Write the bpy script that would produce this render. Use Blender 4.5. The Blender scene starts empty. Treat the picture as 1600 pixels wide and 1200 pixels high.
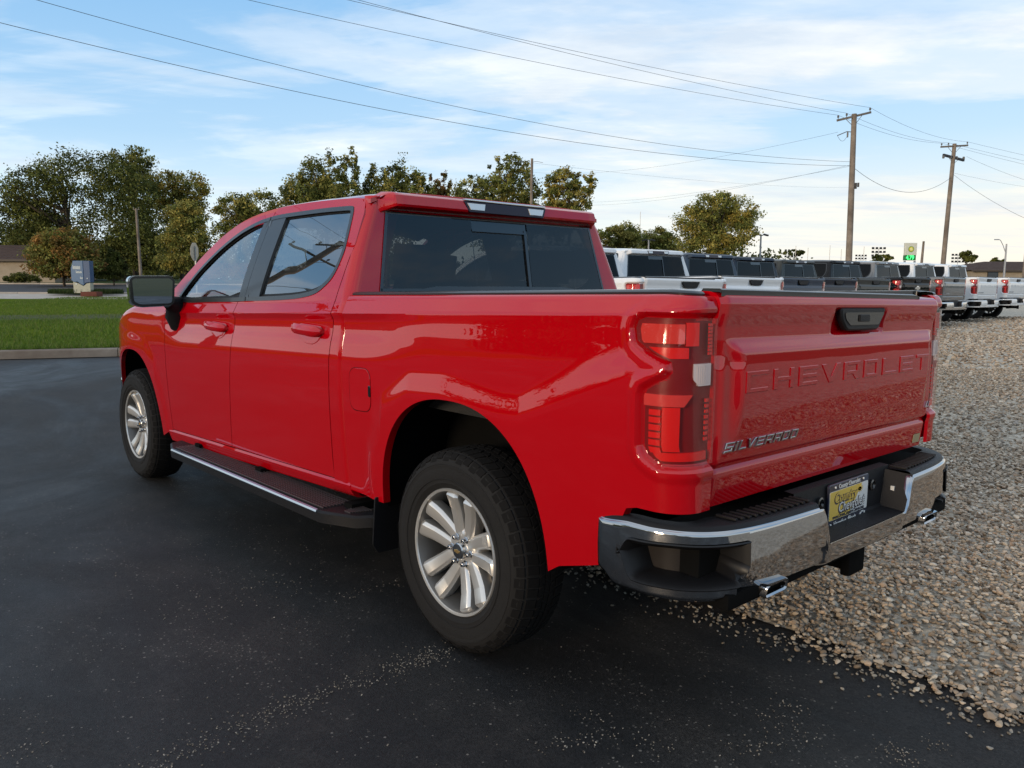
import bpy, bmesh, math, random
import numpy as np
from mathutils import Vector, Matrix
R = math.radians
S = bpy.context.scene
COL = S.collection
random.seed(7)
RNG = np.random.default_rng(11)

# ------------------------------------------------------------------ camera, sky, sun, exposure
cam_data = bpy.data.cameras.new("camera")
cam = bpy.data.objects.new("camera", cam_data)
COL.objects.link(cam)
S.camera = cam
CAM = Vector((-2.4008, 2.8536, 1.4686))
YAW, PITCH, ROLL, FPX = -0.7387, -0.1283, 0.0040, 1257.0
fw = Vector((math.cos(YAW) * math.cos(PITCH), math.sin(YAW) * math.cos(PITCH), math.sin(PITCH)))
rt = fw.cross(Vector((0, 0, 1))).normalized()
up = rt.cross(fw)
rt2 = rt * math.cos(ROLL) + up * math.sin(ROLL)
up2 = up * math.cos(ROLL) - rt * math.sin(ROLL)
cam.matrix_world = Matrix(((rt2.x, up2.x, -fw.x, CAM.x), (rt2.y, up2.y, -fw.y, CAM.y),
                           (rt2.z, up2.z, -fw.z, CAM.z), (0, 0, 0, 1)))
cam_data.sensor_width = 36.0
cam_data.lens = FPX / 1600.0 * 36.0
cam_data.clip_start = 0.05
cam_data.clip_end = 5000

SUN_AZ, SUN_EL = R(94), R(9)          # azimuth measured from +X towards +Y
world = bpy.data.worlds.new("World")
S.world = world
world.use_nodes = True
wn, wl = world.node_tree.nodes, world.node_tree.links
wn.clear()
w_out = wn.new("ShaderNodeOutputWorld")
w_bg = wn.new("ShaderNodeBackground")
w_bg.inputs["Strength"].default_value = 0.15
sky = wn.new("ShaderNodeTexSky")
sky.sky_type = 'NISHITA'
sky.sun_disc = False
sky.sun_elevation = SUN_EL
sky.sun_rotation = math.pi / 2 - SUN_AZ
sky.air_density = 1.0
sky.dust_density = 0.6
sky.ozone_density = 1.6


class NT:
    """tiny helper to wire shader nodes"""
    def __init__(self, tree):
        self.t = tree

    def n(self, typ, ins=None, **props):
        nd = self.t.nodes.new(typ)
        for k, v in props.items():
            setattr(nd, k, v)
        for k, v in (ins or {}).items():
            if hasattr(v, "is_linked") or hasattr(v, "links"):
                self.t.links.new(v, nd.inputs[k])
            else:
                nd.inputs[k].default_value = v
        return nd

    def math(self, op, a, b=None, clamp=False):
        nd = self.t.nodes.new("ShaderNodeMath")
        nd.operation = op
        nd.use_clamp = clamp
        for i, v in enumerate((a, b)):
            if v is None:
                continue
            if hasattr(v, "links"):
                self.t.links.new(v, nd.inputs[i])
            else:
                nd.inputs[i].default_value = v
        return nd.outputs[0]

    def ramp(self, fac, stops, interp='LINEAR'):
        nd = self.t.nodes.new("ShaderNodeValToRGB")
        cr = nd.color_ramp
        cr.interpolation = interp
        while len(cr.elements) < len(stops):
            cr.elements.new(0.5)
        for e, (p, c) in zip(cr.elements, stops):
            e.position = p
            e.color = c if len(c) == 4 else (*c, 1)
        self.t.links.new(fac, nd.inputs[0])
        return nd.outputs[0]

    def mix(self, fac, a, b, blend='MIX'):
        nd = self.t.nodes.new("ShaderNodeMix")
        nd.data_type = 'RGBA'
        nd.blend_type = blend
        for i, v in ((0, fac), (6, a), (7, b)):
            if hasattr(v, "links"):
                self.t.links.new(v, nd.inputs[i])
            else:
                nd.inputs[i].default_value = v if not isinstance(v, tuple) or len(v) == 4 else (*v, 1)
        return nd.outputs[2]

    def noise(self, vec, scale, detail=4, rough=.55, dist=0.0):
        return self.n("ShaderNodeTexNoise", {"Vector": vec, "Scale": scale, "Detail": detail,
                                             "Roughness": rough, "Distortion": dist}).outputs["Fac"]


def build_sky():
    t = NT(world.node_tree)
    tc = t.n("ShaderNodeTexCoord")
    sep = t.n("ShaderNodeSeparateXYZ", {0: tc.outputs["Generated"]})
    x, y, z = sep.outputs[0], sep.outputs[1], sep.outputs[2]
    # clouds lie on a high sheet: project the direction on it
    zz = t.math('ADD', t.math('MAXIMUM', z, 0.0), 0.09)
    px, py = t.math('DIVIDE', x, zz), t.math('DIVIDE', y, zz)
    v = t.n("ShaderNodeCombineXYZ", {0: px, 1: py, 2: 0.0}).outputs[0]
    ang = YAW - math.pi / 2
    m1 = t.n("ShaderNodeMapping", {"Vector": v, "Location": (-0.3, 2.2, 0), "Rotation": (0, 0, ang + R(12)), "Scale": (1.9, 1.25, 1)}, vector_type='TEXTURE').outputs[0]
    big = t.noise(m1, 1.0, 7, .58, .35)
    m2 = t.n("ShaderNodeMapping", {"Vector": v, "Location": (.4, .2, 0), "Rotation": (0, 0, ang - R(18)), "Scale": (2.2, .50, 1)}, vector_type='TEXTURE').outputs[0]
    fine = t.noise(m2, 1.2, 8, .62, .6)
    comb = t.math('ADD', t.math('MULTIPLY', big, .82), t.math('MULTIPLY', fine, .20))
    low = t.math('MULTIPLY', t.math('SUBTRACT', 1.0, t.math('MULTIPLY', z, 2.2), clamp=True), t.math('ABSOLUTE', y))
    comb = t.math('ADD', comb, t.math('MULTIPLY', low, 0.035))
    comb = t.math('ADD', comb, t.math('MULTIPLY', t.math('SUBTRACT', t.math('MINIMUM', z, .75), .33, clamp=True), .45))
    mask = t.ramp(comb, [(0.0, (0, 0, 0)), (0.46, (0, 0, 0)), (0.545, (.5, .5, .5)), (0.64, (1, 1, 1))], 'EASE')
    # warm light hangs on the side of the low sun and opposite it, cooler air between
    ay = t.math('POWER', t.math('ABSOLUTE', y), 1.6)
    warm = t.mix(ay, (5.1, 5.9, 6.2), (6.3, 5.5, 4.35))
    ccol = t.mix(t.ramp(z, [(0.0, (0, 0, 0)), (.10, (.25, .25, .25)), (.28, (1, 1, 1))]), warm, t.mix(ay, (5.2, 5.6, 6.0), (6.0, 5.85, 5.5)))
    shade = t.noise(t.n("ShaderNodeMapping", {"Vector": v, "Location": (1.3, .2, 0), "Rotation": (0, 0, ang), "Scale": (1.5, .8, 1)}, vector_type='TEXTURE').outputs[0], 1.4, 7, .62)
    ccol = t.mix(t.ramp(shade, [(.40, (0, 0, 0)), (.64, (.85, .85, .85))]), ccol, (3.7, 4.2, 4.8))
    hz = t.ramp(z, [(0.0, (.85, .85, .85)), (0.07, (.62, .62, .62)), (0.16, (.25, .25, .25)), (0.36, (0, 0, 0))])
    base = t.mix(.6, sky.outputs[0], (1.3, 3.3, 5.9))
    base = t.mix(hz, base, warm)
    col = t.mix(t.math('MULTIPLY', mask, .82), base, ccol)
    wl.new(col, w_bg.inputs["Color"])
    wl.new(w_bg.outputs[0], w_out.inputs[0])


build_sky()
sun_data = bpy.data.lights.new("sun", 'SUN')
sun = bpy.data.objects.new("sun", sun_data)
COL.objects.link(sun)
sun_data.energy = 2.0
sun_data.angle = R(14)
sun_data.color = (1.0, 0.78, 0.54)
sd = Vector((math.cos(SUN_AZ) * math.cos(SUN_EL), math.sin(SUN_AZ) * math.cos(SUN_EL), math.sin(SUN_EL)))
sun.rotation_euler = sd.to_track_quat('Z', 'Y').to_euler()
vs = S.view_settings
vs.view_transform = 'Standard'
vs.look = 'None'
vs.exposure = 0.36
vs.gamma = 1.0
vs.use_curve_mapping = False


# ------------------------------------------------------------------ helpers
def at(px, py, depth):
    """world point seen at photo pixel (1600x1200) at a given depth; used to lay the place out"""
    return CAM + depth * (fw + rt2 * ((px - 800) / FPX) - up2 * ((py - 600) / FPX))


def tag(o, label=None, cat=None, group=None, kind=None):
    for k, v in (("label", label), ("category", cat), ("group", group), ("kind", kind)):
        if v:
            o[k] = v
    return o


def empty(name, loc=(0, 0, 0), rz=0.0, label=None, cat=None, group=None):
    o = bpy.data.objects.new(name, None)
    o.empty_display_size = .2
    COL.objects.link(o)
    o.location = loc
    o.rotation_euler = (0, 0, rz)
    return tag(o, label, cat, group)


def mk(name, verts, faces, mat, parent=None, smooth=35):
    me = bpy.data.meshes.new(name)
    me.from_pydata([tuple(v) for v in verts], [], faces)
    me.validate()
    me.update()
    if mat is not None:
        me.materials.append(mat)
    if smooth:
        me.shade_smooth()
        me.set_sharp_from_angle(angle=R(smooth))
    o = bpy.data.objects.new(name, me)
    COL.objects.link(o)
    if parent is not None:
        o.parent = parent
    return o


def both(name, verts, faces, mat, parent, smooth=35):
    """the part and its mirror image on the other side of the centre line"""
    a = mk(name, verts, faces, mat, parent, smooth)
    b = mk(name, [(v[0], -v[1], v[2]) for v in verts], [f[::-1] for f in faces], mat, parent, smooth)
    return a, b


def pl(pts):
    pts = sorted(pts)
    xs = [p[0] for p in pts]
    ys = [p[1] for p in pts]
    return lambda x: float(np.interp(x, xs, ys))


def sm(pts):
    """monotone cubic through the points"""
    pts = sorted(pts)
    xs = np.array([p[0] for p in pts], float)
    ys = np.array([p[1] for p in pts], float)
    h = np.diff(xs)
    d = np.diff(ys) / h
    m = np.zeros(len(xs))
    m[0], m[-1] = d[0], d[-1]
    for i in range(1, len(xs) - 1):
        if d[i - 1] * d[i] > 0:
            w1, w2 = 2 * h[i] + h[i - 1], h[i] + 2 * h[i - 1]
            m[i] = (w1 + w2) / (w1 / d[i - 1] + w2 / d[i])

    def f(x):
        if x <= xs[0]:
            return float(ys[0] + m[0] * (x - xs[0]))
        if x >= xs[-1]:
            return float(ys[-1] + m[-1] * (x - xs[-1]))
        i = int(np.searchsorted(xs, x) - 1)
        t = (x - xs[i]) / h[i]
        return float((2 * t**3 - 3 * t**2 + 1) * ys[i] + (t**3 - 2 * t**2 + t) * h[i] * m[i]
                     + (-2 * t**3 + 3 * t**2) * ys[i + 1] + (t**3 - t**2) * h[i] * m[i + 1])
    return f


def sstep(t):
    t = min(1.0, max(0.0, t))
    return t * t * (3 - 2 * t)


def lin(a, b, n):
    return [a + (b - a) * i / (n - 1) for i in range(n)]


def sheet(cols, drop=None, flange=0.0, inward=None, close=False):
    """cols: list of columns of 3D points (equal length) -> verts, faces; flange turns every open edge inward"""
    nr = len(cols[0])
    verts = [tuple(p) for c in cols for p in c]
    faces = []
    for i in range(len(cols) - 1):
        for j in range(nr - 1):
            if drop and drop(i, j):
                continue
            q = (i * nr + j, (i + 1) * nr + j, (i + 1) * nr + j + 1, i * nr + j + 1)
            faces.append(q)
    # weld coincident neighbours inside faces
    clean = []
    for q in faces:
        r = []
        for k in q:
            if not any((Vector(verts[k]) - Vector(verts[m])).length_squared < 1e-11 for m in r):
                r.append(k)
        if len(r) >= 3:
            clean.append(tuple(r))
    faces = clean
    if flange:
        cnt = {}
        for f in faces:
            for a, b in zip(f, f[1:] + f[:1]):
                cnt[(a, b)] = cnt.get((a, b), 0) + 1
        edges = [(a, b) for (a, b) in cnt if (b, a) not in cnt]
        new = {}
        for a, b in edges:
            for k in (a, b):
                if k not in new:
                    p = Vector(verts[k])
                    d = Vector(inward(p) if callable(inward) else inward)
                    new[k] = len(verts)
                    verts.append(tuple(p + d * flange))
        for a, b in edges:
            faces.append((b, a, new[a], new[b]))
    return verts, faces


class MB:
    """collects simple shapes into one mesh"""
    def __init__(self):
        self.v, self.f = [], []

    def add(self, v, f):
        o = len(self.v)
        self.v += [tuple(p) for p in v]
        self.f += [tuple(i + o for i in q) for q in f]
        return self

    def box(self, c, s, rot=None, taper=None):
        v = []
        for k in range(8):
            sx, sy, sz = (k & 1) - .5, ((k >> 1) & 1) - .5, ((k >> 2) & 1) - .5
            tp = taper if (taper and sz > 0) else (1, 1)
            p = Vector((sx * s[0] * tp[0], sy * s[1] * tp[1], sz * s[2]))
            if rot is not None:
                p = rot @ p
            v.append(p + Vector(c))
        return self.add(v, [(0, 2, 3, 1), (4, 5, 7, 6), (0, 1, 5, 4), (2, 6, 7, 3), (0, 4, 6, 2), (1, 3, 7, 5)])

    def tube(self, path, r, n=8, cap=True):
        path = [Vector(p) for p in path]
        rr = r if isinstance(r, (list, tuple)) else [r] * len(path)
        v, f = [], []
        ref = None
        for i, p in enumerate(path):
            d = (path[min(i + 1, len(path) - 1)] - path[max(i - 1, 0)]).normalized()
            if ref is None:
                ref = Vector((0, 0, 1)) if abs(d.z) < .9 else Vector((1, 0, 0))
            a = (ref - d * ref.dot(d)).normalized()
            b = d.cross(a)
            ref = a
            for k in range(n):
                t = 2 * math.pi * k / n
                v.append(p + (a * math.cos(t) + b * math.sin(t)) * rr[i])
        for i in range(len(path) - 1):
            for k in range(n):
                f.append((i * n + k, i * n + (k + 1) % n, (i + 1) * n + (k + 1) % n, (i + 1) * n + k))
        if cap:
            f.append(tuple(range(n))[::-1])
            f.append(tuple((len(path) - 1) * n + k for k in range(n)))
        return self.add(v, f)

    def prism(self, pts, tf, d0, d1, inset=0.0):
        """2D outline pts extruded from d0 to d1; tf(u, v, d) -> 3D; inset chamfers the d1 face"""
        n = len(pts)
        v = [tf(u, w, d0) for u, w in pts]
        f = []
        rings = [pts]
        if inset:
            rings = [pts, offset_loop(pts, -inset)]
            v += [tf(u, w, d1 - (inset if d1 > d0 else -inset)) for u, w in pts]
            v += [tf(u, w, d1) for u, w in rings[1]]
            nr = 3
        else:
            v += [tf(u, w, d1) for u, w in pts]
            nr = 2
        for r in range(nr - 1):
            for k in range(n):
                f.append((r * n + k, r * n + (k + 1) % n, (r + 1) * n + (k + 1) % n, (r + 1) * n + k))
        f.append(tuple(range(n))[::-1])
        f.append(tuple((nr - 1) * n + k for k in range(n)))
        return self.add(v, f)

    def lathe(self, prof, n=48, tf=None, close=False):
        """prof: (r, d) pairs turned about the axis; tf(a, b, d) -> 3D"""
        v, f = [], []
        for r, d in prof:
            for k in range(n):
                t = 2 * math.pi * k / n
                v.append(tf(r * math.cos(t), r * math.sin(t), d))
        m = len(prof)
        for i in range(m if close else m - 1):
            for k in range(n):
                f.append((i * n + k, i * n + (k + 1) % n, ((i + 1) % m) * n + (k + 1) % n, ((i + 1) % m) * n + k))
        return self.add(v, f)

    def build(self, name, mat, parent=None, bevel=0.0, smooth=35, seg=2, fix=True):
        o = mk(name, self.v, self.f, mat, parent, smooth=0)
        me = o.data
        bm = bmesh.new()
        bm.from_mesh(me)
        if fix:
            bmesh.ops.recalc_face_normals(bm, faces=bm.faces[:])
        if bevel:
            es = [e for e in bm.edges if len(e.link_faces) == 2 and e.calc_face_angle(0) > R(28)]
            bmesh.ops.bevel(bm, geom=es, offset=bevel, segments=seg, affect='EDGES', profile=.6, clamp_overlap=True)
        bm.to_mesh(me)
        bm.free()
        if smooth:
            me.shade_smooth()
            me.set_sharp_from_angle(angle=R(smooth))
        return o


def offset_loop(pts, d):
    """moves a closed 2D loop outwards (d > 0) along its averaged normals"""
    n = len(pts)
    area = sum(pts[i][0] * pts[(i + 1) % n][1] - pts[(i + 1) % n][0] * pts[i][1] for i in range(n))
    sg = 1 if area > 0 else -1
    out = []
    for i in range(n):
        a, b, c = Vector(pts[i - 1]), Vector(pts[i]), Vector(pts[(i + 1) % n])
        e1, e2 = (b - a), (c - b)
        e1 = e1.normalized() if e1.length else Vector((1, 0))
        e2 = e2.normalized() if e2.length else Vector((1, 0))
        n1, n2 = Vector((e1.y, -e1.x)) * sg, Vector((e2.y, -e2.x)) * sg
        m = n1 + n2
        if m.length < 1e-6:
            m = n1
        m.normalize()
        k = max(.35, m.dot(n1))
        p = b + m * (d / k)
        out.append((p.x, p.y))
    return out


def rounded(pts, r, n=4):
    """rounds the corners of a 2D outline"""
    out = []
    for i in range(len(pts)):
        a, b, c = Vector(pts[i - 1]), Vector(pts[i]), Vector(pts[(i + 1) % len(pts)])
        rr = min(r, (a - b).length * .45, (c - b).length * .45)
        p, q = b + (a - b).normalized() * rr, b + (c - b).normalized() * rr
        for k in range(n + 1):
            t = k / n
            o = p * (1 - t)**2 + b * 2 * t * (1 - t) + q * t * t
            out.append((o.x, o.y))
    return out


def text_mesh(name, body, size, tf, mat, parent, depth=.002, bevel=0.0, align='CENTER', sx=1.0, shear=0.0, bold=0.0, spacing=1.0):
    """lettering as real extruded geometry; tf(u, v, d) -> 3D with u along the line"""
    cu = bpy.data.curves.new(name, 'FONT')
    cu.body = body
    cu.size = size
    cu.align_x = align
    cu.align_y = 'CENTER'
    cu.extrude = depth
    cu.bevel_depth = bevel
    cu.bevel_resolution = 1
    cu.offset = bold
    cu.shear = shear
    cu.space_character = spacing
    cu.resolution_u = 3
    tmp = bpy.data.objects.new(name, cu)
    COL.objects.link(tmp)
    dg = bpy.context.evaluated_depsgraph_get()
    me = bpy.data.meshes.new_from_object(tmp.evaluated_get(dg))
    bpy.data.objects.remove(tmp)
    bpy.data.curves.remove(cu)
    for v in me.vertices:
        v.co = tf(v.co.x * sx, v.co.y, v.co.z)
    me.name = name
    me.materials.clear()
    me.materials.append(mat)
    me.update()
    o = bpy.data.objects.new(name, me)
    COL.objects.link(o)
    if parent is not None:
        o.parent = parent
    return o


# ------------------------------------------------------------------ materials
def new_mat(name):
    m = bpy.data.materials.new(name)
    m.use_nodes = True
    m.node_tree.nodes.clear()
    t = NT(m.node_tree)
    out = t.n("ShaderNodeOutputMaterial")
    return m, t, out


def pbr(name, col, rough=.5, metal=0.0, coat=0.0, spec=.5, bump=0.0, bscale=200, vary=0.0, vscale=6, coat_rough=.03, emit=None, estr=0.0):
    m, t, out = new_mat(name)
    b = t.n("ShaderNodeBsdfPrincipled", {"Base Color": (*col, 1), "Roughness": rough, "Metallic": metal,
                                         "Coat Weight": coat, "Coat Roughness": coat_rough, "Specular IOR Level": spec})
    if emit:
        b.inputs["Emission Color"].default_value = (*emit, 1)
        b.inputs["Emission Strength"].default_value = estr
    tc = t.n("ShaderNodeTexCoord").outputs["Object"]
    if vary:
        nz = t.noise(tc, vscale, 5, .6)
        c = t.mix(nz, tuple(x * (1 - vary) for x in col), tuple(min(1, x * (1 + vary)) for x in col))
        t.t.links.new(c, b.inputs["Base Color"])
    if bump:
        nz = t.noise(tc, bscale, 3, .6)
        bp = t.n("ShaderNodeBump", {"Height": nz, "Strength": bump, "Distance": .01})
        t.t.links.new(bp.outputs[0], b.inputs["Normal"])
    t.t.links.new(b.outputs[0], out.inputs[0])
    return m


def paint(name, col, metal=0.0, rough=.5, coat=1.0):
    """car paint: a satin base under a clear coat, with the faint waviness of pressed sheet"""
    m, t, out = new_mat(name)
    tc = t.n("ShaderNodeTexCoord").outputs["Object"]
    n1 = t.noise(tc, 1.6, 2, .5)
    n2 = t.noise(tc, 600, 1, .5)
    h = t.math('ADD', n1, t.math('MULTIPLY', n2, .00035))
    bp = t.n("ShaderNodeBump", {"Height": h, "Strength": .35, "Distance": .006})
    b = t.n("ShaderNodeBsdfPrincipled", {"Base Color": (*col, 1), "Roughness": rough, "Metallic": metal, "Specular IOR Level": 0.0,
                                         "Coat Weight": coat, "Coat Roughness": .01, "Coat IOR": 1.6,
                                         "Coat Normal": bp.outputs[0]})
    t.t.links.new(b.outputs[0], out.inputs[0])
    return m


def glass(name, tint, ior=1.5, k=1.0):
    m, t, out = new_mat(name)
    tr = t.n("ShaderNodeBsdfTransparent", {0: (*tint, 1)})
    gl = t.n("ShaderNodeBsdfGlossy", {0: (1, 1, 1, 1), "Roughness": .0})
    ge = t.n("ShaderNodeNewGeometry")
    dt = t.n("ShaderNodeVectorMath", {0: ge.outputs["Normal"], 1: ge.outputs["Incoming"]}, operation='DOT_PRODUCT')
    c = t.math('SUBTRACT', 1.0, t.math('ABSOLUTE', dt.outputs["Value"]), clamp=True)
    f0 = ((ior - 1) / (ior + 1))**2
    fr = t.math('ADD', f0, t.math('MULTIPLY', 1 - f0, t.math('POWER', c, 4.4)), clamp=True)
    fr = t.math('MULTIPLY', fr, k)
    mx = t.n("ShaderNodeMixShader", {0: fr, 1: tr.outputs[0], 2: gl.outputs[0]})
    t.t.links.new(mx.outputs[0], out.inputs[0])
    return m


RED = paint("red_paint", (.40, .0003, .0045))
CHROME = pbr("chrome", (.43, .43, .44), .05, 1.0)
CHROME2 = pbr("bright_trim", (.6, .61, .63), .16, 1.0)
BLACK = pbr("black_plastic", (.008, .008, .0095), .5, spec=.22, bump=.25, bscale=420, vary=.2)
GLOSSBLACK = pbr("gloss_black", (.006, .006, .007), .12, coat=.6)
TRIM = pbr("satin_black_trim", (.018, .020, .022), .34, coat=.2)
FRAME = pbr("step_frame_plastic", (.007, .007, .008), .42, spec=.3)
DARK = pbr("dark_underbody", (.005, .005, .005), .9, vary=.4, spec=.05)
TREAD = pbr("shaded_tread_rubber", (.0075, .007, .007), .9, spec=.15)  # darker copy of the tyre rubber: shade under the body put into its colour
LINER = pbr("bed_liner", (.016, .016, .017), .75, bump=.5, bscale=160, vary=.3)
RUBBER = pbr("tyre_rubber", (.0095, .009, .009), .82, spec=.3, bump=.25, bscale=160, vary=.35, vscale=9)
ALLOY = pbr("machined_alloy", (.66, .645, .62), .33, .72, bump=.02, bscale=500)
ALLOY2 = pbr("shaded_alloy", (.13, .128, .125), .45, .6)  # rim barrel is silver; darkened to put the shade behind the spokes into colour
STEEL = pbr("brake_steel", (.18, .17, .16), .45, 1.0, vary=.3)
CABIN = pbr("cabin_trim", (.035, .035, .037), .7, bump=.2, bscale=150, vary=.2)
HEADLINER = pbr("headliner_cloth", (.16, .16, .16), .9, vary=.1)
GLASS_REAR = glass("tinted_glass", (.13, .135, .135), 1.6, .85)
GLASS_FRONT = glass("clear_glass", (.70, .74, .73), 2.9)
GLASS_SIDE = glass("side_glass", (.10, .11, .115), 3.0)
GLASS_FAR = glass("dark_glass", (.03, .03, .034), 1.45, .5)
MIRROR = pbr("mirror_glass", (.50, .54, .60), .01, 1.0)
LENS_RED = glass("clear_lens", (.98, .88, .88), 1.5)
LAMP_RED = pbr("lamp_red", (.62, .009, .008), .22, spec=.5)
LAMP_DEEP = pbr("lamp_deep_red", (.17, .003, .004), .4, spec=.3)
LAMP_DARK = pbr("lamp_smoked", (.018, .002, .003), .2, spec=.5)
LAMP_PINK = pbr("lamp_pale_red", (.58, .045, .038), .10, spec=.9)
LAMP_CLEAR = pbr("lamp_clear", (.70, .70, .68), .2, .3, spec=.8)
PLATE_BLACK = pbr("plate_black", (.012, .014, .03), .35, coat=.4)
PLATE_YELLOW = pbr("plate_yellow", (.62, .42, .06), .4, coat=.3)
PLATE_WHITE = pbr("plate_white", (.62, .62, .60), .4, coat=.3)
# ================================================================== the red pickup truck
# truck space = world space: +X to its nose, +Y to its left, rear axle over the origin
COPY = []          # parts the trucks of the parked row also get

truck = empty("pickup_truck", (0, 0, -.008), 0,
              "large shiny red crew cab pickup truck filling the foreground, chrome rear bumper towards us", "pickup truck")
truck.rotation_euler = (0.008, 0, 0)


def keep(*objs):
    for o in objs:
        COPY.append(o)
    return objs[0]


def z_crease(x): return 1.342 - .031 * max(-1.1, min(3.4, x))
def z_rail(x): return 1.414 - .018 * x
def z_door(x): return .560 - .030 * x


PR_A = sm([(0, .984), (.010, .979), (.035, .970), (.075, .971), (.14, .983), (.22, .9905), (.34, .989), (.55, .977), (.80, .955), (1.0, .93)])
PR_B = sm([(0, .984), (.03, .9845), (.10, .988), (.20, .9915), (.34, .990), (.55, .979), (.80, .956), (1.0, .93)])
FL_R = pl([(-1.4, 1.30), (-1.0, 1.272), (-.85, 1.262), (-.38, 1.066), (-.28, 1.062), (.05, 1.098), (.28, 1.085), (.48, .985), (.60, .78), (.68, .45), (.75, .0)])
FL_F = pl([(3.0, 0), (3.10, .45), (3.16, .72), (3.27, .94), (3.45, 1.045), (3.74, 1.075), (4.05, 1.045), (4.18, .95), (4.4, .90)])


def flare(x, z):
    if x < 1.2:
        zf = FL_R(x)
        sl = (FL_R(x + .01) - FL_R(x - .01)) / .02
        a = .014
    elif x > 2.9:
        zf = FL_F(x)
        sl = (FL_F(x + .01) - FL_F(x - .01)) / .02
        a = .007
    else:
        return 0.0
    d = (zf - z) / math.sqrt(1 + sl * sl)
    return a * sstep((d + .03) / .12)


def side_y(x, z, fl=True):
    """outward y of the left flank"""
    s = z_crease(x) - z
    if s < 0:
        t = -s
        y = .984 - .44 * t * (1 if t > .012 else .6 + .4 * t / .012)
    else:
        k = sstep((x - .15) / .55) * (1 - sstep((x - 2.7) / .5))
        y = PR_A(s) * k + PR_B(s) * (1 - k)
    if x < -.4:
        y -= .012 * ((-.4 - x) / .5)**2
    if x > 3.7:
        y -= .10 * ((x - 3.7) / .65)**2.2
    return y + (flare(x, z) if fl else 0)


def z_belt(x): return 1.405 - .030 * x


def green_y(x, z):
    """outward y of the glasshouse side, leaning in to the roof"""
    zb = 1.352
    t = max(0.0, (z - zb) / .53)
    y = .951 - .195 * t**1.18
    return y - .05 * sstep((x - 1.9) / 1.3) * t


def cab_y(x, z):
    zb = z_crease(x) + .055
    if z <= zb:
        return side_y(x, z)
    # continue the flank smoothly into the glasshouse
    y0 = side_y(x, zb)
    return y0 + (green_y(x, z) - green_y(x, zb))


def arch(cx, half, top, bot, p=2.3):
    def f(x):
        u = abs((x - cx) / half)
        if u >= 1:
            return bot
        return bot + (top - bot) * (1 - u**p)**(1 / p)
    return f


arch_r = arch(0.0, .505, 1.013, .47)
arch_f = arch(3.744, .50, .965, .40)


def cosrange(a, b, n):
    return [a + (b - a) * (.5 - .5 * math.cos(math.pi * i / (n - 1))) for i in range(n)]


# ---------------------------------------------------------------- bedside, wrapping round the rear corner
RC, XC = .115, -.945             # corner radius and where it starts
S_ARC = -XC
S_END = S_ARC + RC * math.pi / 2 + (.985 - RC - .828)


def bed_path(s):
    if s < S_ARC:
        return (-s, .985), (0, 1)
    a = (s - S_ARC) / RC
    if a < math.pi / 2:
        return (XC - RC * math.sin(a), .985 - RC + RC * math.cos(a)), (-math.sin(a), math.cos(a))
    return (XC - RC, .985 - RC - (a - math.pi / 2) * RC), (-1, 0)


TAIL_L = pl([(.930, .985), (.938, .960), (.955, .930), (.98, .918), (1.135, .918), (1.150, .925), (1.19, .995), (1.205, 1.010), (1.235, 1.005),
             (1.262, .935), (1.292, .880), (1.33, .872), (1.352, .880), (1.362, .905)])     # forward edge of the lamp over height (path length)
TAIL_B, TAIL_T = .930, 1.362


_tz = lin(TAIL_B, TAIL_T, 60)
_tp = np.array([(TAIL_L(z), z) for z in _tz] + [(S_END + .06, TAIL_T), (S_END + .06, TAIL_B)])
_tq = np.roll(_tp, -1, 0)


def tail_d(s, z):
    """signed distance inside the lamp outline"""
    p = np.array((s, z))
    e = _tq - _tp
    w = p - _tp
    u = np.clip((w * e).sum(1) / (e * e).sum(1), 0, 1)
    dd = np.sqrt(((w - e * u[:, None])**2).sum(1).min())
    inside = TAIL_B <= z <= TAIL_T and s >= TAIL_L(z)
    return dd if inside else -dd


def bed_pt(s, z, extra=0.0):
    (bx, by), (nx, ny) = bed_path(s)
    x = max(bx, -.95)
    off = side_y(x, z) - .985
    k = sstep((s - S_ARC) / (RC * 1.5))
    if s > S_ARC:
        off = off * (1 - .8 * k) if z < z_crease(x) else off * (1 - .72 * k)
    if s > .8 and z > .86:
        d = tail_d(s, z)
        off += -.017 * sstep((d + .017) / .018)          # the lamp sits in a sunk, sharp-edged field
        off += .006 * sstep((d + .060) / .03) * (1 - sstep((d + .020) / .006))
    return (bx + nx * (off + extra), by + ny * (off + extra), z)


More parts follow.
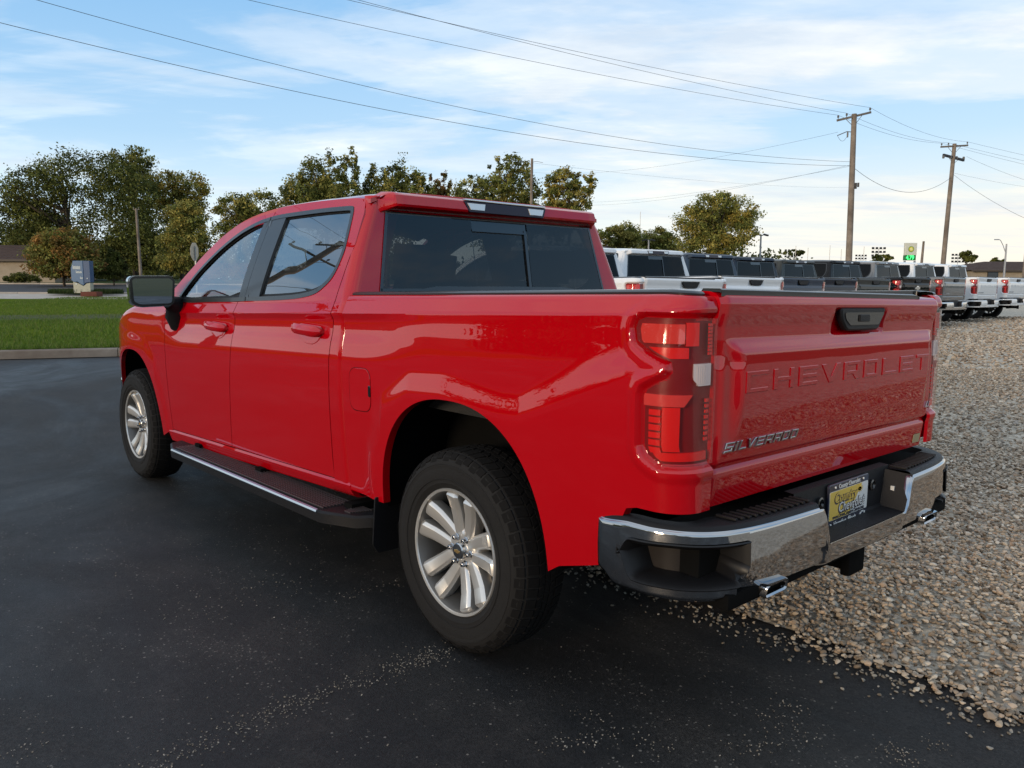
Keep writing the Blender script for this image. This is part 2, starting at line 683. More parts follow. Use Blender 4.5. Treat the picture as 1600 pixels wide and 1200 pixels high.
def build_bedside():
    s_cols = lin(-.802, -.53, 18) + [-x for x in cosrange(.512, -.505, 70)] + lin(.52, .83, 22) + lin(.838, S_END, 84)
    cols = []
    for s in s_cols:
        x = -s if s < S_ARC else XC
        if -.5 <= s <= .505 or abs(s) < .505:
            zb = arch_r(-s)
        elif s < 0:
            zb = .50 + .0 * s
        elif s < .80:
            zb = pl([(.505, .47), (.56, .505), (.70, .545), (.78, .57)])(s)
        elif s < .9:
            zb = pl([(.78, .57), (.815, .69), (.86, .775), (.9, .785)])(s)
        else:
            zb = .785
        zc, zt = z_crease(x), z_rail(x)
        if s > S_ARC:
            zt = z_rail(XC) - .004 * sstep((s - S_ARC) / .2)
        zs = [zb + (zc - zb) * (1 - (1 - i / 56)**1.0) for i in range(57)]
        # even rows, finer near the crease
        zs = [zb + (zc - .045 - zb) * i / 92 for i in range(93)] + [zc - .045 + .045 * i / 8 for i in range(1, 9)]
        zs += [zc + (zt - .018 - zc) * i / 5 for i in range(1, 6)]
        col = [bed_pt(s, z) for z in zs]
        p, q = Vector(bed_pt(s, zt - .018)), Vector(bed_pt(s, zt))
        n = Vector((*bed_path(s)[1], 0))
        for k in range(1, 5):                               # rolled top edge
            a = math.pi / 2 * k / 4
            col.append(tuple(p + Vector((0, 0, .018 * math.sin(a))) - n * (.018 * (1 - math.cos(a)) + .006 * math.sin(a))))
        cols.append(col)
    mid = {}

    def lamp_hole(i, j):
        s = (s_cols[i] + s_cols[i + 1]) / 2
        z = (cols[i][j][2] + cols[i + 1][j + 1][2]) / 2
        return s > .84 and .9 < z < 1.4 and tail_d(s, z) > .005
    v, f = sheet(cols, lamp_hole, flange=.035, inward=lambda p: (0.3 if p.x < -1.0 else 0, -1 if p.x > -1.0 else -.3, 0))
    o = both("bedside", v, f, RED, truck, 28)
    keep(*o)
    # arch return and black liner
    well, ret = [], []
    for x in cosrange(.505, -.505, 40):
        z = arch_r(x)
        y = side_y(x, z)
        ret.append([(x, y - .004, z - .001), (x, y - .03, z - .004), (x, y - .045, z - .006)])
        r = 1.06
        well.append([(x * r, y - .04, .43 + (z - .43) * 1.05), (x * r, y - .36, .43 + (z - .43) * 1.05), (x * .3, y - .37, .52)])
    w = both("wheel_well", *sheet(well), DARK, truck)
    keep(*w)
    # rail cap, black
    cap = []
    for s in lin(-.80, .93, 40) + lin(.95, S_END - .03, 10):
        x = -s if s < S_ARC else XC
        zt = z_rail(x) - (.004 * sstep((s - S_ARC) / .2) if s > S_ARC else 0)
        p = Vector(bed_pt(s, zt))
        n = Vector((*bed_path(s)[1], 0))
        prof = [(.020, -.004), (.017, .006), (.024, .012), (.05, .015), (.085, .013), (.090, -.03)]
        cap.append([tuple(p - n * a + Vector((0, 0, b))) for a, b in prof])
    keep(*both("rail_cap", *sheet(cap), TRIM, truck, 50))
    # seam strip and inner wall
    inner = [[(x, .845, z_rail(x) - .02), (x, .835, .93)] for x in lin(.80, -1.0, 5)]
    keep(*both("bed_inner_wall", *sheet(inner), LINER, truck))


build_bedside()
m = MB()
m.box((-.10, 0, .915), (1.80, 1.18, .03))
m.box((.78, 0, 1.15), (.03, 1.67, .46))
for i in range(10):
    m.box((-.10, -.54 + i * .12, .937), (1.78, .05, .014))
keep(m.build("bed_floor", LINER, truck))


# ---------------------------------------------------------------- tail lamps
def lamp_patch(zs, left, right, off, edge, ncol=14, dx=0.0):
    cols = []
    for i in range(ncol):
        u = i / (ncol - 1)
        c = []
        for z in zs:
            a, b = left(z), right(z)
            c.append(bed_pt_flat(a + (b - a) * u, z, off))
        cols.append(c)
    return sheet(cols, flange=edge, inward=lambda p: (.7 if p.x < -.98 else .1, -.7 if p.y > .9 else -.2, 0))


def bed_pt_flat(s, z, off):
    (bx, by), (nx, ny) = bed_path(s)
    x = max(bx, -.95)
    o = side_y(x, z, False) - .985
    k = sstep((s - S_ARC) / (RC * 1.5))
    o = o * (1 - .8 * k) + .020 * (1 - .8 * k)
    return (bx + nx * (o + off), by + ny * (o + off), z)


def build_tail():
    zz = sorted(set(lin(TAIL_B, TAIL_T, 40) + [.938, .955, 1.135, 1.15, 1.19, 1.205, 1.235, 1.262, 1.292, 1.352]))
    SR = S_END + .002
    ends = lambda d: (lambda z: SR - d)
    v, f = lamp_patch(zz, lambda z: TAIL_L(z) + .001, ends(.0), -.022, .02, 20)
    L, Rr = both("tail_lamp", v, f, LAMP_DEEP, truck)
    parts = []

    def sub(name, zs, left, right, off, mat, nc=10, edge=.02):
        v, f = lamp_patch(zs, left, right, off, edge, nc)
        a = mk(name, v, f, mat, L)
        b = mk(name, [(p[0], -p[1], p[2]) for p in v], [q[::-1] for q in f], mat, Rr)
        parts.extend((a, b))
    k = lambda c: (lambda z: c)
    # upper lamp: pale sunk bar, brighter block next to it, LED column at the edge
    sub("upper_lamp", lin(1.288, 1.345, 8), lambda z: TAIL_L(z) + .025, k(1.045), -.012, LAMP_PINK)
    sub("upper_lamp_block", lin(1.282, 1.350, 8), k(1.047), k(1.092), -.009, LAMP_RED)
    sub("upper_lamp_shelf", lin(1.245, 1.277, 6), lambda z: TAIL_L(z) + .02, k(1.06), -.015, LAMP_RED)
    sub("reverse_lamp", lin(1.165, 1.230, 8), lambda z: 1.075 + max(0, 1.185 - z) * 1.1, k(SR - .016), -.010, LAMP_CLEAR)
    for i in range(9):
        z0 = 1.255 + i * .0105
        sub("led", [z0, z0 + .008], k(SR - .030), k(SR - .013), -.010, LAMP_RED, 4, .008)
    sub("lower_lamp_top", lin(1.105, 1.140, 5), lambda z: TAIL_L(z) + .006, lambda z: 1.075 - (1.14 - z) * .8, -.008, LAMP_PINK)
    for i in range(6):
        z0 = .965 + i * .0225
        sub("lamp_rib", [z0, z0 + .009, z0 + .017], lambda z: TAIL_L(z) + .022, lambda z: TAIL_L(z) + .060, -.011, LAMP_RED, 5, .012)
    sub("lower_lamp_bar", lin(.972, 1.103, 8), lambda z: TAIL_L(z) + .066, lambda z: TAIL_L(z) + .118, -.009, LAMP_RED)
    sub("lower_lamp_foot", lin(.942, .968, 4), lambda z: TAIL_L(z) + .03, k(SR - .02), -.013, LAMP_RED)
    for i in range(8):
        z0 = 1.000 + i * .0165
        sub("led", [z0, z0 + .010], k(SR - .034), k(SR - .018), -.012, LAMP_RED, 4, .008)
    # ribs of the reversing lamp
    for i in range(5):
        s0 = 1.088 + i * .009
        sub("lamp_rib", [1.17, 1.20, 1.226], k(s0), k(s0 + .003), -.0085, LAMP_CLEAR, 3, .004)
    # outer lens
    v, f = lamp_patch(zz, lambda z: TAIL_L(z) + .002, ends(.001), -.002, .012, 24)
    for par, sg in ((L, 1), (Rr, -1)):
        o = mk("lens", [(p[0], sg * p[1], p[2]) for p in v], [q if sg > 0 else q[::-1] for q in f], LENS_RED, par)
    return L, Rr, parts


tailL, tailR, tail_parts = build_tail()
keep(tailL, tailR)


# ---------------------------------------------------------------- tailgate
LEAN = .012


def tg_x(y, z):
    a = abs(y)
    x = pl([(.78, -1.040), (.885, -1.052), (.893, -1.050), (.902, -1.044), (.912, -1.050), (.92, -1.058), (1.0, -1.066), (1.20, -1.066), (1.25, -1.062),
            (1.30, -1.060), (1.335, -1.062), (1.375, -1.073), (1.405, -1.077), (1.425, -1.070), (1.436, -1.055), (1.44, -1.035)])(z)
    # centre panel stands proud; its upper edge is a ledge that faces the sky
    edge = sstep((.770 - (1.30 - z) * .55 * (1 if z > 1.235 else (1.30 - 1.235) / max(.001, 1.30 - z)) - a) / .055 + .5)
    x -= .021 * edge * sstep((1.304 - z) / .052) * sstep((z - .93) / .22)
    # grip field
    g = sstep((.215 - abs(y + .085)) / .03) * sstep((z - 1.296) / .02) * sstep((1.398 - z) / .02)
    x += .022 * g
    x += .012 * sstep((a - .79) / .04)
    return x


def lean(y): return LEAN * (y - .8)


def tg(y, z, d=0.0):
    return (tg_x(y, z) - d, y, z + lean(y) * (z - .3))


TGH = .826
ys = [-TGH, -.822] + lin(-.815, -.66, 20) + lin(-.64, -.34, 12) + lin(-.32, .16, 44) + lin(.18, .64, 18) + lin(.66, .815, 20) + [.822, TGH]
zs = lin(.785, .885, 8) + [.888, .893, .898, .902, .907, .912, .917] + lin(.925, 1.22, 26) + lin(1.228, 1.315, 22) + lin(1.322, 1.405, 18) + lin(1.41, 1.44, 8)
cols = [[tg(y, z) for z in zs] for y in ys]
v, f = sheet(cols, flange=.05, inward=(1, 0, 0))
tailgate = keep(mk("tailgate", v, f, RED, truck, 28))
m = MB()
m.box((-1.005, 0, 1.17), (.05, 1.60, .5))
keep(m.build("tailgate_liner", LINER, truck))
# black spoiler strip along its top
cols = []
for y in [-.62, -.600] + lin(-.57, .80, 30) + [.815, .822]:
    h = .008 * sstep((y + .625) / .05)
    z0 = 1.4405 + lean(y) * 1.1
    cols.append([(-1.064, y, z0 - .005), (-1.066, y, z0 + h * .5), (-1.058, y, z0 + h), (-1.00, y, z0 + h), (-.985, y, z0 - .012)])
keep(mk("tailgate_cap", *sheet(cols, flange=.01, inward=(0, 0, -1)), TRIM, truck, 40))
# handle: black grip with a sloping end
m = MB()
pts = rounded([(-.285, 1.392), (.085, 1.392), (.075, 1.35), (.030, 1.310), (-.225, 1.310)], .018)
m.prism(pts, lambda u, w, d: (tg_x(.4, 1.35) - d, u, w + lean(u)), -.012, .010, .006)
hnd = keep(m.build("tailgate_handle", BLACK, tailgate, 0, 30))
m = MB()
pts = rounded([(-.265, 1.376), (.060, 1.376), (.050, 1.352), (.015, 1.330), (-.22, 1.330)], .012)
m.prism(pts, lambda u, w, d: (tg_x(.4, 1.35) - d, u, w + lean(u)), .0098, .0125, .0)
m.build("handle_pad", GLOSSBLACK, truck).parent = tailgate
m = MB()
m.prism(rounded([(-.13, 1.368), (-.05, 1.368), (-.05, 1.342), (-.13, 1.342)], .005), lambda u, w, d: (tg_x(.4, 1.35) - d, u, w + lean(u)), .0126, .018, .002)
m.build("camera_eye", BLACK, tailgate)
# pressed lettering
def tgt(zc, off):
    def tf(u, w, d):
        y = off - u
        z = zc + w
        return tg(y, z, d)
    return tf
T_ = .20      # stroke
GLY = {
    'C': [(0, 0), (1, 0), (1, T_), (T_, T_), (T_, 1 - T_), (1, 1 - T_), (1, 1), (0, 1)],
    'H': [(0, 0), (T_, 0), (T_, .4), (1 - T_, .4), (1 - T_, 0), (1, 0), (1, 1), (1 - T_, 1), (1 - T_, .6), (T_, .6), (T_, 1), (0, 1)],
    'E': [(0, 0), (1, 0), (1, T_), (T_, T_), (T_, .4), (.95, .4), (.95, .6), (T_, .6), (T_, 1 - T_), (1, 1 - T_), (1, 1), (0, 1)],
    'V': [(.40, 0), (.60, 0), (1.05, 1), (.80, 1), (.5, .28), (.2, 1), (-.05, 1)],
    'L': [(0, 0), (1, 0), (1, T_), (T_, T_), (T_, 1), (0, 1)],
    'T': [(.4, 0), (.6, 0), (.6, 1 - T_), (1, 1 - T_), (1, 1), (0, 1), (0, 1 - T_), (.4, 1 - T_)],
    'S': [(0, 0), (1, 0), (1, .6), (T_, .6), (T_, 1 - T_), (1, 1 - T_), (1, 1), (0, 1), (0, .4), (.8, .4), (.8, T_), (0, T_)],
    'I': [(0, 0), (.24, 0), (.24, 1), (0, 1)],
}
STEM = [(0, 0), (T_, 0), (T_, 1), (0, 1)]
GLY2 = {
    'R': [STEM, [(T_, .3), (.55, .3), (.76, 0), (1.02, 0), (.8, .32), (1, .42), (1, 1), (T_, 1), (T_, .8), (.8, .8), (.8, .5), (T_, .5)]],
    'A': [STEM, [(T_, .8), (.8, .8), (.8, .5), (T_, .5), (T_, .3), (.8, .3), (.8, 0), (1, 0), (1, 1), (T_, 1)]],
    'D': [STEM, [(T_, 0), (.82, 0), (1, .2), (1, .8), (.82, 1), (T_, 1), (T_, .8), (.72, .8), (.8, .72), (.8, .28), (.72, .2), (T_, .2)]],
    'O': [STEM, [(T_, 0), (.9, 0), (1, .1), (1, .9), (.9, 1), (T_, 1), (T_, .8), (.8, .8), (.8, .2), (T_, .2)]],
}


def block_text(name, word, w, h, gap, y0, zc, mat, parent, depth, inset, slant=0.0):
    """pressed block letters, each one its own outline, running to the right from y0"""
    u = 0.0
    for ch in word:
        cw = w * (.30 if ch == 'I' else 1)
        mm = MB()
        for g in GLY2.get(ch) or [GLY[ch]]:
            pts = [(u + w * a + slant * h * b, zc - h / 2 + h * b) for a, b in g]
            mm.prism(pts, lambda uu, z, d: tg(y0 - uu, z, d), -.002, depth, inset)
        mm.build(name, mat, parent, 0, 25)
        u += cw + gap - (.16 * w if ch == 'L' and slant else 0)


block_text("pressed_letter", "CHEVROLET", .127, .066, .033, .706, 1.166, RED, tailgate, .0030, .0016)
block_text("badge_letter", "SILVERADO", .044, .031, .0095, .778, .968, CHROME, tailgate, .006, .0012, .3)
block_text("badge_letter", "LT", .024, .026, .007, -.765, .972, CHROME, tailgate, .006, .001, .3)
m = MB()
m.prism(rounded([(-.775, .850), (-.705, .850), (-.705, .812), (-.775, .812)], .006), lambda u, w, d: (tg_x(u, w) - d, u, w + lean(u)), .0005, .002)
stk = m.build("dealer_sticker", pbr("sticker", (.34, .27, .14), .5), tailgate)
text_mesh("sticker_lettering", "Country\nChevrolet", .017, lambda u, w, d: tg(-.74 - u, .831 + w, .0025 + d), PLATE_BLACK, stk, .0002)


# ---------------------------------------------------------------- cab flanks: rear door, front door, corner post
def xs_door(z):        # rear edge of the rear door
    return pl([(.4, .955), (.60, .940), (1.10, .918), (1.27, .905), (1.36, .905), (1.474, .888), (1.636, .872), (1.776, .884), (1.82, .902), (1.845, .925), (1.90, .96)])(z)


def x_b(z):            # gap between the doors
    return 2.05 + (.87 - z) * .17 if z < 1.36 else 1.9665 - (z - 1.36) * .27


ZTOP = sm([(.90, 1.822), (.915, 1.838), (.95, 1.851), (1.05, 1.859), (1.495, 1.868), (1.74, 1.864), (1.95, 1.850), (2.18, 1.820), (2.427, 1.752), (2.65, 1.640), (2.85, 1.500), (3.0, 1.386), (3.07, 1.330)])
HLO = sm([(.941, 1.60), (.950, 1.55), (.968, 1.499), (.995, 1.464), (1.035, 1.435), (1.095, 1.405), (1.171, 1.388), (1.33, 1.371), (1.92, 1.348), (2.50, 1.328), (2.678, 1.322), (2.80, 1.326), (2.848, 1.350)])
HHI = sm([(.941, 1.61), (.950, 1.665), (.982, 1.795), (.992, 1.812), (1.017, 1.820), (1.10, 1.823), (1.315, 1.826), (1.725, 1.822), (1.929, 1.808), (2.129, 1.772), (2.362, 1.695), (2.646, 1.540), (2.80, 1.410), (2.848, 1.362)])


def door_cols(xlist, xleft, xright, xpure0, xpure1):
    """columns of a door with the window opening left out; ends follow the gap curves"""
    NL, NU = 66, 12
    cols = []
    for x in xlist:
        zb = z_door(x)
        zt = ZTOP(x)
        if .941 < x < 2.848:
            lo, hi = HLO(x), HHI(x)
        else:
            lo = hi = 1.60 if x < 1 else min(1.356, zt - .01)
        zc = z_crease(x)
        z1 = [zb + (zc - .05 - zb) * i / 44 for i in range(45)]
        z1 += [zc - .05 + .05 * i / 8 for i in range(1, 9)]
        z1 += [zc + (lo - zc) * i / 13 for i in range(1, 14)]
        z2 = [hi + (zt - hi) * i / NU for i in range(NU + 1)]
        col = []
        for z in z1 + z2:
            xx = x
            if x < xpure0:
                u = (x - xlist[0]) / (xpure0 - xlist[0])
                xx = xleft(z) + (xpure0 - xleft(z)) * u
            elif x > xpure1:
                u = (xlist[-1] - x) / (xlist[-1] - xpure1)
                xx = xright(z) + (xpure1 - xright(z)) * u
            col.append((xx, cab_y(xx, z), z))
        cols.append(col)
    return cols, len(z1)


def build_doors():
    G = .003
    xr = [.90, .908, .916, .924, .932, .9409] + lin(.9411, .99, 14) + lin(1.0, 1.2, 14) + lin(1.23, 1.80, 16) + lin(1.82, 2.05, 9)
    cols, n1 = door_cols(xr, lambda z: xs_door(z) + G, lambda z: x_b(z) - G, .9409, 1.80)
    def drop(i, j):
        return j == n1 - 1 and xr[i] >= .9409
    v, f = sheet(cols, drop, .03, (0, -1, 0))
    keep(*both("door", v, f, RED, truck, 28))
    rd = COPY[-2:]
    xf = lin(2.05, 2.25, 9) + lin(2.28, 2.70, 14) + lin(2.72, 2.8478, 14) + lin(2.8482, 3.055, 14)
    cols, n2 = door_cols(xf, lambda z: x_b(z) + G, lambda z: 3.055 if z < 1.33 else 3.055 - .0 * z, 2.28, 3.0)
    v, f = sheet(cols, lambda i, j: j == n2 - 1 and xf[i] < 2.8479, .03, (0, -1, 0))
    keep(*both("door", v, f, RED, truck, 28))
    return rd, COPY[-2:]


rear_doors, front_doors = build_doors()


def opening(x0, x1, n=40, rev=False):
    """closed outline of the window opening between two stations"""
    xs = cosrange(x0, x1, n)
    lo = [(x, HLO(x)) for x in xs]
    hi = [(x, HHI(x)) for x in xs][::-1]
    return lo + hi


def ring(outer, inner, surf, d0, d1):
    n = len(outer)
    v = [surf(u, w, d0) for u, w in outer] + [surf(u, w, d1) for u, w in outer] + [surf(u, w, d1) for u, w in inner] + [surf(u, w, d0 - .008) for u, w in inner]
    f = []
    for r in range(3):
        for k in range(n):
            f.append((r * n + k, r * n + (k + 1) % n, (r + 1) * n + (k + 1) % n, (r + 1) * n + k))
    return v, f


cabs = lambda u, w, d: (u, cab_y(u, w) + d, w)
for nm, x0, x1 in (("window_trim", .943, 1.862), ("window_trim", 1.868, 2.846)):
    out = opening(x0, x1)
    keep(*both(nm, *ring(out, offset_loop(out, -.022), cabs, -.004, .003), TRIM, truck, 30))
# black appliques on the middle post
for a, b, in ((1.694, 1.8635), (1.8665, 1.944)):
    cols = []
    for u in lin(0, 1, 6):
        c = []
        for w in lin(0, 1, 10):
            xa = (a + (b - a) * u)
            z0, z1 = HLO(xa) + .008, HHI(xa) - .008
            z = z0 + (z1 - z0) * w
            xx = xa - (z - 1.6) * .06
            c.append((xx, cab_y(xx, z) + .0005, z))
        cols.append(c)
    keep(*both("post_applique", *sheet(cols, flange=.02, inward=(0, -1, 0)), TRIM, truck))
# panes
for nm, x0, x1, mat in (("door_window", .955, 1.70, GLASS_SIDE), ("door_window", 1.93, 2.835, GLASS_FRONT)):
    cols = []
    for x in cosrange(x0, x1, 24):
        lo, hi = HLO(x) + .004, HHI(x) - .004
        cols.append([(x, cab_y(x, lo + (hi - lo) * k / 10) - .014, lo + (hi - lo) * k / 10) for k in range(11)])
    keep(*both(nm, *sheet(cols), mat, truck))
# inner channel round the rear pane gives the frame depth
out = offset_loop(opening(.943, 2.846), -.018)
keep(*both("window_channel", *ring(out, offset_loop(out, -.016), cabs, -.03, -.012), BLACK, truck, 30))


def xback(z): return .790 + (.17 * (z - 1.36) if z > 1.36 else 0)


# corner posts of the cab, rounded into the back panel
cols = []
zl = lin(.50, z_crease(.85) - .05, 24) + lin(z_crease(.85) - .045, z_crease(.85) + .06, 14) + lin(1.385, 1.80, 30) + lin(1.806, 1.862, 10)
npt = 5 + 9 + 8
rows = []
for z in zl:
    r = .05
    xa = xs_door(z) - .003
    xb = xback(z)
    xbr = xb + r
    row = []
    for u in lin(0, 1, 5):
        x = xa + (xbr - xa) * u
        row.append((x, cab_y(x, z), z))
    yc = cab_y(xbr, z)
    for k in range(1, 10):
        a = math.pi / 2 * k / 9
        row.append((xbr - r * math.sin(a), yc - r + r * math.cos(a), z))
    for k in range(1, 9):
        row.append((xb, yc - r - .012 * k, z))
    rows.append(row)
cols = [[rows[j][i] for j in range(len(rows))] for i in range(npt)]
keep(*both("cab_corner_post", *sheet(cols, flange=.03, inward=(0, -1, 0)), RED, truck, 28))

# back panel around the window
WB, WT = 1.400, 1.792
def wy(z): return .792 - .080 * (z - WB) / (WT - WB)
def backp(u, z, d=0.0): return (xback(z) - d, u, z)
m = MB()
for z0, z1 in ((.50, WB), (WT, 1.862)):
    c = [[backp(y, z) for z in lin(z0, z1, 4)] for y in lin(-.80 if z0 < 1 else -.71, .80 if z0 < 1 else .71, 10)]
    m.add(*sheet(c))
keep(m.build("cab_back_panel", RED, truck, fix=False))
for nm, a, b in (("rear_window", .995, .19), ("rear_window", -.995, -.20)):
    c = []
    for u in lin(0, 1, 8):
        col = []
        for z in lin(WB - .01, WT, 8):
            ya = a * wy(z)
            y = ya + (b - ya) * u
            col.append(backp(y, z, .003))
        c.append(col)
    v, f = sheet(c)
    keep(mk(nm, v, f, GLASS_REAR, truck))
# sliding middle pane set back, with a wide black frame
c = [[backp(y, z, -.006) for z in lin(WB, WT, 4)] for y in lin(.188, -.198, 4)]
keep(mk("sliding_window", *sheet(c), GLASS_REAR, truck))
m = MB()
m.box((xback(1.77) + .001, 0, 1.762), (.006, .385, .062), Matrix.Rotation(.17, 3, 'Y'))
m.box((xback(1.42) + .001, 0, 1.418), (.006, .385, .050), Matrix.Rotation(.17, 3, 'Y'))
m.box((xback(1.59) - .001, -.185, 1.58), (.010, .020, .33), Matrix.Rotation(.17, 3, 'Y'))
m.box((xback(1.725) - .001, 0, 1.728), (.010, .385, .010), Matrix.Rotation(.17, 3, 'Y'))
keep(m.build("slider_frame", GLOSSBLACK, truck))
m = MB()
for sg in (1, -1):
    for k in range(1):
        m.add(*sheet([[backp(sg * (wy(z) - .002), z, .0045) for z in lin(WB, WT, 8)], [backp(sg * (wy(z) - .018), z, .0045) for z in lin(WB, WT, 8)]]))
m.add(*sheet([[backp(y, z, .0045) for z in (WT - .012, WT)] for y in lin(-.70, .70, 6)]))
m.add(*sheet([[backp(y, z, .0045) for z in (WB - .01, WB + .030 + (.012 if abs(y) < .5 else 0))] for y in lin(-.78, .78, 20)]))
keep(m.build("window_border", GLOSSBLACK, truck, fix=False))

# ---------------------------------------------------------------- roof, pillars, windscreen
ZC = sm([(.80, 1.886), (1.0, 1.902), (1.5, 1.922), (1.9, 1.920), (2.2, 1.895), (2.45, 1.852), (2.8, 1.68), (3.1, 1.515), (3.42, 1.33)])


def roof_pt(x, t):
    z0 = ZTOP(min(x, 3.0)) if x > .95 else 1.851 - .012 * ((.95 - x) / .15)
    if x > 3.0:
        z0 = 1.386 - (x - 3.0) * .12
    y0 = cab_y(x, z0)
    a = abs(t)
    zc = max(ZC(x), z0 + .015)
    w = 1 - a**(4.2 if x > 1.3 else 4.2 + 3.5 * (1.3 - x) / .5)
    return (x, y0 * (math.copysign(min(a, 1), t)), z0 + (zc - z0) * w)


tl = [-1, -.985, -.97, -.95, -.925, -.895, -.86] + lin(-.8, .8, 17) + [.86, .895, .925, .95, .97, .985, 1]
xr = lin(.868, .96, 6) + lin(1.0, 2.45, 26)
keep(mk("roof", *sheet([[roof_pt(x, t) for t in tl] for x in xr], flange=.02, inward=(0, 0, -1)), RED, truck, 28))
xw = lin(2.452, 3.42, 20)
keep(mk("windscreen", *sheet([[roof_pt(x, t) for t in lin(-.885, .885, 15)] for x in xw]), glass("screen_glass", (.82, .85, .84)), truck))
v, f = sheet([[roof_pt(x, t) for t in (.885, .90, .925, .95, .97, .985, 1)] for x in xw], flange=.03, inward=(0, -.3, -1))
keep(*both("windscreen_pillar", v, f, RED, truck, 28))

# spoiler lip over the rear window with the high brake lamp
def lip(y):
    a = abs(y)
    k = 1 - sstep((a - .680) / .070)
    zr = 1.876 - .030 * min(1.0, max(0.0, (a - .690) / .058))
    x0 = .866
    zu = 1.800 - .020 * min(1.0, max(0.0, (a - .690) / .058))
    return [(x0, y, zu), (x0 - .03 * k, y, zu), (x0 - .058 * k, y, zu + .006), (x0 - .074 * k, y, zu + .013), (x0 - .078 * k, y, zu + .024),
            (x0 - .066 * k, y, zr - .010), (x0 - .048 * k, y, zr), (x0 - .02, y, zr + .006), (x0 + .06, y, zr + .012)]


ycols = [-.749, -.748, -.736, -.72, -.701, -.70, -.691, -.69, -.65] + lin(-.62, .62, 21) + [.65, .69, .691, .70, .701, .72, .736, .748, .749]
keep(mk("roof_spoiler", *sheet([lip(y) for y in ycols]), RED, truck, 30))
m = MB()
pts = [(.290, 1.868), (-.290, 1.868), (-.262, 1.812), (.262, 1.812)]
def chm(u, w, d): return (.7905 + (w - 1.815) * .2 - d, u, w)
m.prism(rounded(pts, .008), chm, -.02, .006, .003)
chmsl = keep(m.build("high_brake_lamp", LAMP_DARK, truck))
m = MB()
m.box((.806, 0, 1.8735), (.03, .56, .010))
m.build("lamp_hood", CHROME2, chmsl, .003)
for sg in (1, -1):
    m = MB()
    m.prism([(sg * .268, 1.858), (sg * .150, 1.858), (sg * .160, 1.824), (sg * .250, 1.824)], chm, .004, .010, .002)
    keep(m.build("cargo_lamp", LAMP_CLEAR, chmsl))

# ---------------------------------------------------------------- fenders, bonnet, nose
ZF = sm([(3.06, 1.335), (3.3, 1.325), (3.6, 1.305), (3.9, 1.265), (4.15, 1.19), (4.32, 1.08), (4.40, .95)])
cols = []
for x in lin(3.061, 3.245, 10) + cosrange(3.246, 4.243, 60)[1:] + lin(4.25, 4.40, 12):
    zb = arch_f(x) if 3.246 < x < 4.243 else (z_door(3.06) - .0 if x < 3.4 else .62)
    if x < 3.246:
        zb = z_door(3.06) + (0.40 - z_door(3.06)) * (x - 3.06) / .186
    zt = ZF(x)
    zs_ = [zb + (zt - .06 - zb) * i / 44 for i in range(45)]
    col = [(x, side_y(x, z), z) for z in zs_]
    y0 = col[-1][1]
    for k in range(1, 8):
        a = math.pi / 2 * k / 7
        col.append((x, y0 - .10 * (1 - math.cos(a)), zt - .06 + .06 * math.sin(a)))
    cols.append(col)
keep(*both("fender", *sheet(cols, flange=.03, inward=(0, -1, 0)), RED, truck, 28))
cols = []
for x in lin(3.10, 4.40, 26):
    zt = ZF(x)
    y0 = side_y(x, zt - .06) - .105
    cols.append([(x, y0 * t, zt + .055 * sstep((1 - abs(t)) / .35) * (1 - sstep((x - 4.1) / .3) * .5)) for t in lin(-1, 1, 25)])
keep(mk("bonnet", *sheet(cols, flange=.02, inward=(0, 0, -1)), RED, truck))
well = []
for x in cosrange(4.245, 3.244, 30):
    z = arch_f(x)
    y = side_y(x, z)
    xx = 3.744 + (x - 3.744) * 1.06
    well.append([(xx, y - .03, .40 + (z - .40) * 1.05), (xx, y - .36, .40 + (z - .40) * 1.05), (3.744 + (x - 3.744) * .3, y - .37, .50)])
keep(*both("wheel_well", *sheet(well), DARK, truck))
m = MB()
m.box((4.36, 0, .86), (.06, 1.50, .44))
for i in range(6):
    m.box((4.40, 0, .70 + i * .062), (.03, 1.35, .018))
keep(m.build("grille", GLOSSBLACK, truck, .006))
m = MB()
m.box((4.44, 0, .60), (.16, 1.72, .20))
keep(m.build("nose_bumper", CHROME, truck, .05, seg=4))
for sg in (1, -1):
    m = MB()
    m.box((4.38, sg * .66, .98), (.08, .22, .10))
    keep(m.build("headlight", LAMP_CLEAR, truck, .02))

# rockers under the doors
for _ in (0,):
    cols = []
    for x in lin(.80, 3.13, 30):
        zt = z_door(x) - .006
        zb = .485 - .037 * x
        y = side_y(x, zt)
        cols.append([(x, y - .004, zt), (x, y + .002, zt - .012), (x, y - .004, zt - .035), (x, y - .020, zb + .012), (x, y - .04, zb), (x, y - .10, zb - .004)])
    keep(*both("rocker_panel", *sheet(cols, flange=.03, inward=(0, -1, 0)), RED, truck, 30))

